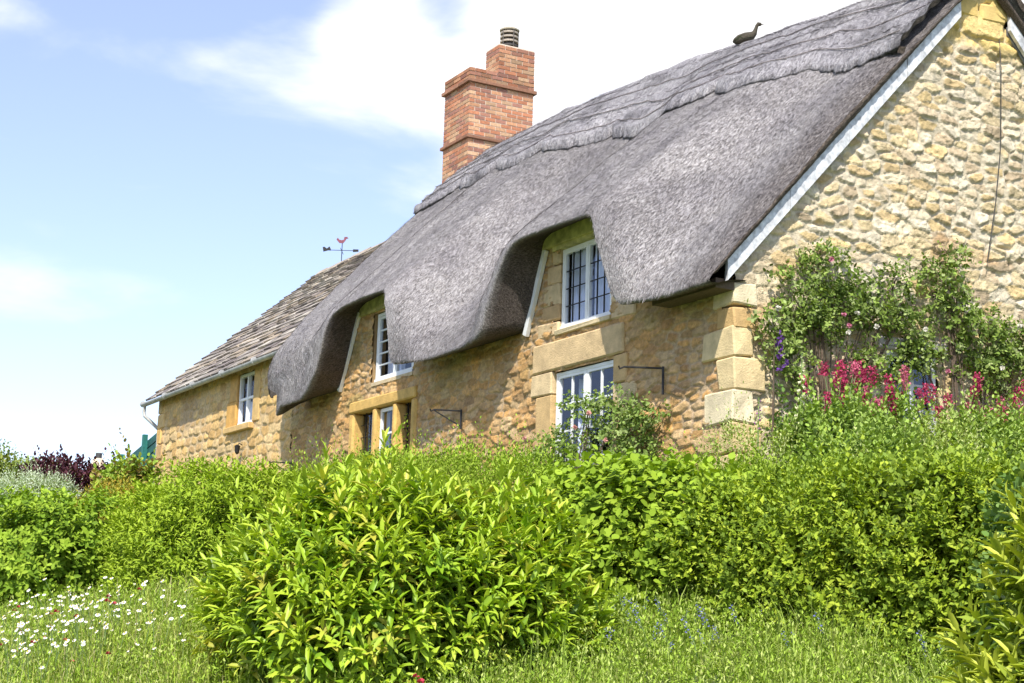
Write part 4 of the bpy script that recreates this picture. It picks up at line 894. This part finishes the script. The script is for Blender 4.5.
shrub('purple_smoke_bush', 'dark purple leaved bush standing behind the left hedge against the sky', (-21.0, -1.45, 2.15), (1.2, 1.15, .95), 1700, 8, .22, .13, .6, 'round', [(.075, .028, .042), (.10, .035, .05), (.055, .022, .035), (.12, .05, .06)], L_soft, 26, 'bush', amp=.14, up=.9, stray=.04, rin=.6)
shrub('maple_sapling', 'light green sapling with reddish leaves in front of the dark green fence', (-7.1, -4.0, 1.5), (.36, .36, .5), 420, 6, .14, .085, .75, 'round', [(.22, .31, .05), (.28, .34, .06), (.30, .22, .08)], L_soft, 27, 'sapling', amp=.2, up=1.0, rin=.25, stray=.1)
# far tree with trunk and crown
def tree(label, x, y, h, r, cols, seed):
    g = np.random.default_rng(seed); b0 = float(gz(x, y)); o = thing('broadleaf_tree', label, 'tree', (x, y, b0)); mb = MB()
    mb.tube([(x, y, b0-.2), (x+.1, y, b0+h*.45), (x, y+.1, b0+h*.8)], [.22, .14, .05], 8)
    for i in range(7): t = i*2.4; mb.tube([(x+.08, y, b0+h*(.3+.05*i)), (x+math.cos(t)*r*.7, y+math.sin(t)*r*.7, b0+h*(.5+.06*i))], [.08, .02], 6)
    mb.build('trunk', M_bark, o, smooth=True); L = []
    for i in range(14):
        t = g.random()*6.28; q = r*.62*g.random()**.5; c = (x+q*math.cos(t), y+q*math.sin(t), b0+h*(.45+.45*g.random())); rr = r*(.28+.2*g.random())
        P, N, s, d = shell(g, 260, c, (rr, rr, rr*.8), 2, seed+i, .1, .4); L.append(sprigs(P, N+np.array((0, 0, .3))+.4*g.normal(size=N.shape), g, 6, .3, .16, .6, 'small', cols))
    V, F, C = joinm(L); npmesh('crown', V, F, L_soft, o, C, smooth=True)
tree('pale green tree far behind the purple bush at the left edge', -36, -.9, 4.3, 1.9, [(.24, .30, .06), (.30, .34, .08), (.18, .25, .05)], 31)
tree('small light green tree showing just right of the purple bush top', -40, 1.0, 3.6, 1.8, [(.25, .33, .07), (.3, .36, .09)], 32)
# ---- climbers: stems spreading over the wall, leaves in clumps
def climber(name, label, cat, blobs, plane, n, seed, cols, root, depth=.28, LL=.06, rose=None, LW=.65):
    g = np.random.default_rng(seed); o = thing(name, label, cat, root); Ls = []; mb = MB()
    tot = sum(b[2]*b[3] for b in blobs)
    for (u, v, ru, rv) in blobs:
        k = int(n*ru*rv/tot); a = g.random(k)*6.28; q = g.random(k)**.6; du = q*np.cos(a)*ru*(1+.25*np.sin(3*a+u)); dv = q*np.sin(a)*rv*(1+.25*np.sin(4*a+v))
        dep = .05+depth*g.random(k)*(1.15-q**2); U_ = u+du; V_ = v+dv
        P = np.stack([U_, -dep, V_], 1) if plane == 'y' else np.stack([dep, U_, V_], 1)
        outw = np.array((0, -1, 0)) if plane == 'y' else np.array((1, 0, 0))
        D = outw*.8+np.array((0, 0, .35))+.75*g.normal(size=(k, 3)); Ls.append(sprigs(P, D, g, 5, .10, LL, LW, 'round', cols, (75, 40), None, .7, .4))
        r_ = Vector(root); e = Vector((u, -.1, v) if plane == 'y' else (.1, u, v))
        for j in range(3):
            q_ = Vector(((g.random()-.5)*ru*1.6, 0, (g.random()-.2)*rv*1.5)) if plane == 'y' else Vector((0, (g.random()-.5)*ru*1.6, (g.random()-.2)*rv*1.5))
            mid = r_.lerp(e, .5)+q_*.4; mb.tube([r_, mid, e+q_*.3, e+q_], [.011, .008, .005, .003], 6)
    mb.build('stem', M_bark, o, smooth=True); V, F, C = joinm(Ls); npmesh('foliage', V, F, L_soft, o, C, smooth=True)
    for rc, rn in (rose or []):
        for i in range(rn):
            b = blobs[g.integers(0, len(blobs))]; a = g.random()*6.28; q = g.random()**.5
            u = b[0]+q*b[2]*math.cos(a); v = b[1]+q*b[3]*math.sin(a); c = np.array((u, -depth-.12, v) if plane == 'y' else (depth+.12, u, v)); k = 16
            dd = unit(g.normal(size=(k, 3))+np.array((0, -.6, .3) if plane == 'y' else (.6, 0, .3))); V, F, C = make_leaves(np.repeat(c[None], k, 0), dd, unit(g.normal(size=(k, 3))), np.full(k, .032), np.full(k, .03), 'round', np.array(rc)*(.8+.3*g.random((k, 1))))
            npmesh('flower', V, F, L_petal, o, C)
ROS = [(.14, .21, .04), (.19, .27, .05), (.25, .33, .08), (.10, .15, .03), (.30, .36, .14)]
climber('climbing_rose', 'leafy climbing rose on the sunlit gable wall between the corner stones and the small window', 'climber',
        [(.75, 3.45, .42, .42), (1.15, 3.72, .45, .28), (.45, 3.05, .30, .34), (.62, 2.7, .30, .26), (1.35, 3.4, .38, .3), (1.75, 3.45, .34, .34), (.95, 3.15, .4, .22), (1.7, 2.85, .42, .22), (1.0, 3.95, .2, .12), (2.15, 3.35, .32, .3), (2.0, 3.8, .26, .2), (2.3, 2.95, .3, .2)], 'x', 1250, 41, ROS, (.15, 1.0, 1.6), rose=[((.72, .30, .40), 4), ((.75, .72, .62), 6)])
climber('climbing_rose', 'second climbing rose on the gable at the right edge, trained right of the small window', 'climber',
        [(2.65, 3.85, .34, .34), (2.9, 3.45, .34, .36), (3.3, 3.3, .42, .36), (3.75, 3.05, .42, .36), (3.25, 2.9, .4, .25), (2.35, 3.05, .3, .16), (3.9, 3.4, .3, .24), (2.85, 4.15, .18, .14)], 'x', 1050, 42, ROS, (.15, 2.9, 1.6), rose=[((.75, .72, .62), 4)])
climber('rose_bush', 'loose pale green rose bush climbing in front of the white ground floor window', 'bush',
        [(-2.9, 2.1, .6, .26), (-2.0, 2.42, .55, .22), (-1.6, 2.1, .5, .24), (-3.5, 1.95, .5, .2), (-1.5, 1.85, .5, .2), (-2.6, 2.55, .30, .12), (-1.3, 2.3, .3, .15)], 'y', 850, 43, [(.18, .26, .06), (.22, .30, .08), (.13, .20, .04), (.27, .34, .12)], (-2.5, -.35, 1.1), depth=.4, rose=[((.72, .40, .36), 5)])
shrub('bramble', 'pale round-leaved bramble sprawling over the middle of the long dark hedge', (5.25, -2.35, .78), (.42, .34, .30), 420, 6, .12, .07, .8, 'round', [(.22, .29, .05), (.28, .34, .07), (.16, .22, .03)], L_soft, 51, p=2.2, amp=.15, up=.5, rin=.4)
shrub('bramble', 'pale round-leaved bramble on top of the hedge by the right edge', (6.95, -2.75, .28), (.45, .42, .66), 800, 6, .12, .08, .8, 'round', [(.25, .31, .06), (.31, .36, .09), (.18, .24, .04)], L_soft, 52, p=2.2, amp=.15, up=.5, rin=.4)
# ---- garden bed in front of the gable
bed = [(.35, .9, .45, 'b'), (.9, .55, .4, 'a'), (.8, 1.3, .42, 'a'), (.6, 1.9, .45, 'c'), (.9, 2.5, .40, 'a'), (.7, 3.1, .5, 'c'), (1.6, .2, .42, 'a'), (1.7, 1.1, .38, 'c'), (1.7, 2.0, .42, 'a'), (1.8, 2.9, .42, 'c'), (2.6, -.3, .42, 'c'), (2.7, .6, .45, 'a'), (2.9, 1.5, .45, 'a'), (3.5, .3, .5, 'c'), (1.0, -.5, .4, 'c'), (.5, 3.9, .5, 'a')]
desc = ['beside the corner stones under the climbing rose', 'at the foot of the corner stones', 'below the red valerian', 'left of the small gable window', 'right of the small gable window', 'below the second climbing rose', 'nearest the corner behind the long hedge', 'in the middle of the bed behind the hedge', 'in front of the small gable window', 'at the right end behind the hedge', 'peeping over the hedge below the corner', 'peeping over the hedge below the foxglove', 'peeping over the hedge below the small window', 'right of centre just behind the hedge', 'in front of the house corner', 'at the far right against the gable']
for i, (x, y, r, k) in enumerate(bed):
    cs = {'a': [(.22, .31, .06), (.28, .36, .10), (.16, .23, .05)], 'b': [(.12, .20, .05), (.15, .24, .06)], 'c': [(.32, .37, .12), (.25, .32, .07), (.40, .42, .20)]}[k]
    shrub('border_perennial', ('leafy green perennial ' if k != 'c' else 'pale yellowish perennial ')+desc[i], (x, y, float(gz(x, y))+.22), (r*1.15, r*1.15, .33+.08*(i % 3)), 380, 7, .15, .075 if k != 'c' else .055, .62 if k != 'c' else .4, 'round' if k != 'c' else 'small', cs, L_soft, 60+i, 'plant', 'perennials in the gable bed', amp=.14, up=1.4, stray=.25, rin=.45)
def valerian(x, y, h, n, seed, label):
    g = np.random.default_rng(seed); b = float(gz(x, y)); o = thing('red_valerian', label, 'flower', (x, y, b), 'red valerian along the gable'); mb = MB(); heads = []
    for i in range(n):
        a = g.random()*6.28; r = .10+.22*g.random(); hh = h*(.78+.42*g.random()); e = Vector((x+r*math.cos(a), y+r*math.sin(a), b+hh)); mb.tube([(x+.04*math.cos(a), y+.04*math.sin(a), b), Vector((x, y, b)).lerp(e, .6)+Vector((0, 0, .03)), e], [.006, .005, .003], 5, (.2, .3, .08)); heads.append(e)
    P = []; k = n*7; t = g.random(k); hi = g.integers(0, n, k); P = np.array([Vector((x, y, b)).lerp(heads[j], float(q)) for j, q in zip(hi, t)]); X = g.normal(size=(k, 3))+np.array((0, 0, .5))
    st = mb.build('stem', simple('green_stalk', (.14, .22, .06), .6), o)
    V, F, C = make_leaves(P, X, unit(g.normal(size=(k, 3))+np.array((0, 0, 1.5))), .06+.04*g.random(k), .02+.01*g.random(k), 'small', np.array((.16, .25, .06))*(.8+.4*g.random((k, 1)))); npmesh('leaves', V, F, L_soft, o, C)
    for e in heads:
        k = 150; L = .07+.07*g.random(); c = np.array(e)+np.stack([g.normal(size=k)*.021, g.normal(size=k)*.021, (g.random(k)-.5)*L*1.6], 1)
        V, F, C = make_leaves(c, unit(g.normal(size=(k, 3))), unit(g.normal(size=(k, 3))), .016+.014*g.random(k), .016+.012*g.random(k), 'small', (np.array((.46, .055, .13)) if g.random() < .6 else np.array((.60, .16, .24)))*(.6+.8*g.random((k, 1)))); npmesh('flower_head', V, F, L_petal, o, C)
VL = [(.75, .62, .85, 3), (.55, .85, .9, 6), (.50, 1.12, .92, 7), (.55, 1.38, .82, 5), (.75, 1.18, .68, 4), (.45, 1.65, .72, 2), (.5, 2.35, .88, 3), (.5, 2.62, .86, 4), (.55, 2.95, .85, 2), (.5, 3.35, .9, 4), (.45, 3.75, 1.0, 5), (.5, 4.1, 1.05, 5), (.8, 3.3, .65, 3)]
vd = ['nearest the cream foxglove', 'with tall heads just right of the foxglove', 'with the densest heads midway between foxglove and window', 'just left of the small window', 'in front of the dense valerian clump', 'immediately against the left side of the small window', 'immediately right of the small window', 'a step right of the small window', 'with few heads under the second climbing rose', 'with tall heads near the right edge', 'with many heads close to the right edge', 'at the very right edge', 'low in front near the right edge']
for i, (x, y, h, n) in enumerate(VL): valerian(x, y, h*1.04, n+1, 90+i, 'crimson red valerian plant '+vd[i])
# foxglove, clematis, iris
def spike(x, y, h, name, label, cat, c, cal, seed, z0=.45, cw=.05):
    g = np.random.default_rng(seed); b = float(gz(x, y)); o = thing(name, label, cat, (x, y, b)); mb = MB(); mb.tube([(x, y, b), (x+.01, y, b+h*.6), (x+.05, y-.02, b+h)], [.01, .008, .004], 6); mb.build('stem', simple('spike_stalk', (.16, .24, .07), .6), o)
    mb = MB(); n = int((h*(1-z0))/.026)
    for i in range(n):
        f = i/n; zz = b+h*(z0+(1-z0)*f); a = i*2.1; s = cw*(1-.75*f); d = Vector((math.cos(a), math.sin(a), -.55)); p = Vector((x+.04*f, y, zz)); mb.tube([p, p+d*s*.6, p+d*s*1.3], [s*.14, s*.36, s*.5], 7, np.array(c)*g.uniform(.85, 1.1), cap=False)
    mb.build('flower_head', L_petal, o)
spike(.75, .22, 1.22, 'foxglove', 'tall cream foxglove spike in front of the climbing rose', 'flower', (.80, .78, .50), None, 7, .42, .055)
spike(.50, -.1, .95, 'foxglove', 'small purple foxglove leaning by the corner stones', 'flower', (.42, .12, .42), None, 8, .7, .03)
g = np.random.default_rng(77); o = thing('clematis', 'deep purple clematis flowers on the left side of the climbing rose', 'climber', (.25, .4, 1.5)); mb = MB(); mb.tube([(.15, .35, 1.55), (.2, .32, 2.2), (.25, .3, 2.95)], [.012, .01, .005], 6); mb.build('stem', M_bark, o)
for (yy, zz) in ((.24, 2.94), (.26, 2.80), (.22, 2.74), (.30, 2.69), (.24, 2.62), (.20, 2.86)):
    k = 9; c = np.repeat(np.array((.42, yy, zz))[None], k, 0)+g.normal(size=(k, 3))*.012; V, F, C = make_leaves(c, unit(np.array((.3, 0, 0))+g.normal(size=(k, 3))), unit(g.normal(size=(k, 3))+np.array((1, 0, 0))), np.full(k, .042), np.full(k, .028), 'small', np.array((.13, .05, .24))*(.7+.6*g.random((k, 1)))); npmesh('flower', V, F, L_petal, o, C)
def blades(g, P, h, w, cols, lean=.35):
    n = len(P); a = g.random(n)*6.28; d = np.stack([np.cos(a), np.sin(a), 0*a], 1); s = np.stack([-np.sin(a), np.cos(a), 0*a], 1); h = h*(.5+.7*g.random(n)); ln = lean*(.3+g.random(n))
    h_ = h[:, None]; w_ = (w*(.6+.7*g.random(n)))[:, None]; ln = ln[:, None]; up = np.array((0, 0, 1.))
    V = np.stack([P-s*w_, P+s*w_, P+d*h_*ln*.35+up*h_*.55-s*w_*.8, P+d*h_*ln*.35+up*h_*.55+s*w_*.8, P+d*h_*ln+up*h_*(1-.3*ln)], 1)
    F = np.array([(0, 1, 3), (0, 3, 2), (2, 3, 4)])[None]+np.arange(n)[:, None, None]*5
    cols = np.array(cols); c = cols[g.integers(0, len(cols), n)]*(.75+.5*g.random((n, 1)))
    return V.reshape(-1, 3), F.reshape(-1, 3), np.repeat(c, 5, 0)
g = np.random.default_rng(78); P = np.array([(.55+.1*g.normal(), 1.62+.1*g.normal(), float(gz(.55, 1.6))) for i in range(14)]); V, F, C = blades(g, P, .95, .016, [(.20, .32, .05), (.26, .36, .08)], .18)
meta(npmesh('iris_clump', V, F, L_grass, None, C), 'clump of upright sword shaped iris leaves in front of the small gable window', 'plant')
# ---- meadow grass
g = np.random.default_rng(50)
def meadow(n, x0, x1, y0, y1, h, w, cols, lean=.4, dmin=5.2, dmax=9.6):
    x = x0+(x1-x0)*g.random(n); y = y0+(y1-y0)*g.random(n); d = np.hypot(np.maximum(0, x), np.maximum(0, -y)); k = (d > dmin) & (d < dmax)
    den = fbm(x*2.2, y*2.2, 3, 6); k &= g.random(n) < .05+1.6*sst(.30, .62, den)
    x, y = x[k], y[k]; P = np.stack([x, y, gz(x, y)-.02], 1)
    hs = h*(.35+1.5*fbm(x*2.1+3, y*2.1, 3, 7)**1.3); return blades(g, P, hs, w, cols, lean)
GR = [(.29, .40, .045), (.35, .45, .06), (.20, .30, .03), (.42, .44, .14)]
V, F, C = joinm([meadow(60000, -5, 4.6, -8.6, -4.6, .26, .0035, GR), meadow(52000, 3.4, 8.2, -6.6, -1.6, .20, .0035, GR+[(.28, .38, .07)], dmin=4.9), meadow(9000, -5, 4.2, -8.6, -4.9, .36, .003, [(.42, .40, .18), (.34, .36, .08)], .5), meadow(7000, 3.4, 8.2, -6.4, -1.8, .36, .004, [(.28, .38, .07), (.34, .42, .10)], .5)])
meta(npmesh('meadow_grass', V, F, L_grass, None, C), 'long unmown meadow grass on the bank in front of the hedges', 'grass', kind='stuff')
n = 8500; x = np.concatenate([-4+8*g.random(n), 3.6+4.4*g.random(n)]); y = np.concatenate([-8.2+3.2*g.random(n), -6.2+4*g.random(n)]); d = np.hypot(np.maximum(0, x), np.maximum(0, -y)); k = (d > 5) & (d < 9); x, y = x[k], y[k]
P = np.stack([x, y, gz(x, y)+.02+.14*g.random(len(x))], 1); V, F, C = sprigs(P, np.array((0, 0, 1.))+.3*g.normal(size=P.shape), g, 6, .16, .045, .35, 'small', [(.25, .37, .04), (.32, .44, .06), (.17, .27, .025), (.40, .47, .13)], (65, 30))
meta(npmesh('meadow_herbs', V, F, L_soft, None, C), 'low leafy herbs growing through the meadow grass', 'ground cover', kind='stuff')
# ---- meadow flowers, each one its own object (copies share a few meshes)
def flower_mesh(name, seed, h, r, petal, centre, npet, style):
    g = np.random.default_rng(seed); mb = MB(); lean = Vector((g.normal()*.05, g.normal()*.05, 0)); top = Vector((lean.x, lean.y, h)); mb.tube([(0, 0, -.03), (lean.x*.3, lean.y*.3, h*.5), top], [.0028, .0024, .002], 4, (1, 1, 1), 0)
    N = Vector((g.normal()*.35+.35, g.normal()*.3-.3, 1)).normalized(); a = N.orthogonal().normalized(); b = N.cross(a)
    if style == 'daisy':
        for i in range(npet):
            t = 6.283*i/npet; d = a*math.cos(t)+b*math.sin(t); q = N.cross(d); w = r*.2; mb.add([top+d*r*.2, top+d*r*.65-q*w+N*.002, top+d*r-N*r*.12, top+d*r*.65+q*w+N*.002], [(0, 1, 2, 3)], (1, 1, 1), 1)
        mb.tube([top-N*.002, top+N*.004, top+N*.008], [r*.32, r*.28, r*.1], 8, (1, 1, 1), 2)
    elif style == 'ball':
        for i in range(npet):
            d = Vector(g.normal(size=3)).normalized(); d.z = abs(d.z); q = d.orthogonal().normalized(); mb.add([top+d*r*.3-q*r*.18, top+d*r-q*r*.16, top+d*r+q*r*.16, top+d*r*.3+q*r*.18], [(0, 1, 2, 3)], (1, 1, 1), 1)
    else:
        for i in range(npet):
            zz = h*(.62+.38*i/npet); t = i*2.3; d = Vector((math.cos(t), math.sin(t), .2)); p = Vector((lean.x*zz/h, lean.y*zz/h, zz)); q = d.orthogonal().normalized(); k = q.cross(d)
            for s1 in (q, k): mb.add([p, p+d*r*.6-s1*r*.4, p+d*r, p+d*r*.6+s1*r*.4], [(0, 1, 2, 3)], (1, 1, 1), 1)
    o = mb.build(name, [simple('flower_stalk', (.16, .24, .07), .6), petal, centre or petal]); me = o.data; bpy.data.objects.remove(o); return me
def flat(name, c, rough=.6):
    m, nt, b = mat(name); b.inputs['Base Color'].default_value = (*c, 1); b.inputs['Roughness'].default_value = rough; return m
W_p, Y_c, R_p, B_p = flat('white_petal', (.82, .82, .79)), flat('yellow_disc', (.65, .42, .03)), flat('crimson_petal', (.45, .03, .06)), flat('blue_petal', (.20, .21, .50))
DM = [flower_mesh('oxeye_daisy', s, .26+.04*s, .016, W_p, Y_c, 15, 'daisy') for s in range(4)]
RM = [flower_mesh('crimson_meadow_flower', s+9, .24+.05*s, .019, R_p, None, 26, 'ball') for s in range(2)]
BM = [flower_mesh('bluebell', s+20, .20+.04*s, .016, B_p, None, 9, 'spike') for s in range(3)]
def scatter(meshes, name, label, cat, group, pts):
    for i, (x, y, s) in enumerate(pts):
        o = bpy.data.objects.new(name, meshes[i % len(meshes)]); COL.objects.link(o); o.location = (x, y, float(gz(x, y))); o.rotation_euler = (0, 0, g.random()*1.2-.6); o.scale = (s, s, s); meta(o, label(x, y) if callable(label) else label, cat, group)
def pick(n, fn, ok):
    out = []
    while len(out) < n:
        p = fn()
        if ok(*p): out.append((p[0], p[1], .75+.45*g.random()))
    return out
def dd(x, y): return math.hypot(max(0, x), max(0, -y))
def drift():
    c = [(2.3, -6.6, .7), (2.4, -7.2, .5), (0.6, -6.4, .8), (1.7, -6.5, .7), (-.9, -6.2, .8), (2.0, -7.1, .6), (-.3, -6.9, .8), (.9, -7.3, .8)][g.integers(0, 8)]; return c[0]+c[2]*g.normal()*.8, c[1]+c[2]*g.normal()*.38
scatter(DM, 'oxeye_daisy', lambda x, y: 'white oxeye daisy '+('in the drift of daisies nearest the big laurel' if x > 1.7 else 'in the far daisies under the left hedge' if x < .2 else 'in the middle of the daisy drift'), 'daisy', 'oxeye daisies in the meadow', pick(260, drift, lambda x, y: 5.3 < dd(x, y) < 8.3 and math.hypot(x-3.8, y+5.32) > 1.25))
scatter(RM, 'crimson_meadow_flower', lambda x, y: 'crimson flower among the white daisies '+('nearest the big laurel' if x > 1.7 else 'farthest back under the left hedge' if x < .2 else 'in the middle of the drift'), 'flower', 'crimson flowers in the meadow', pick(22, drift, lambda x, y: 5.8 < dd(x, y) < 8 and math.hypot(x-3.8, y+5.32) > 1.25))
scatter(BM, 'bluebell', lambda x, y: 'blue flower in the grass '+('beside the right flank of the big laurel' if x+y*.3 < 3.6 else 'in front of the yellow green laurel by the right edge' if x+y*.3 > 5.0 else 'below the long dark hedge'), 'flower', 'blue flowers below the hedge', pick(90, lambda: (3.8+3.6*g.random(), -5.0+3.0*g.random()), lambda x, y: 4.9 < dd(x, y) < 6.6 and math.hypot(x-3.8, y+5.32) > 1.2))
scatter(RM, 'crimson_meadow_flower', 'crimson flower at the front foot of the big laurel bush', 'flower', 'crimson flowers at the foot of the laurel', [(5.36, -5.93, 1.2), (5.30, -5.86, 1.0), (5.50, -5.80, 1.1)])
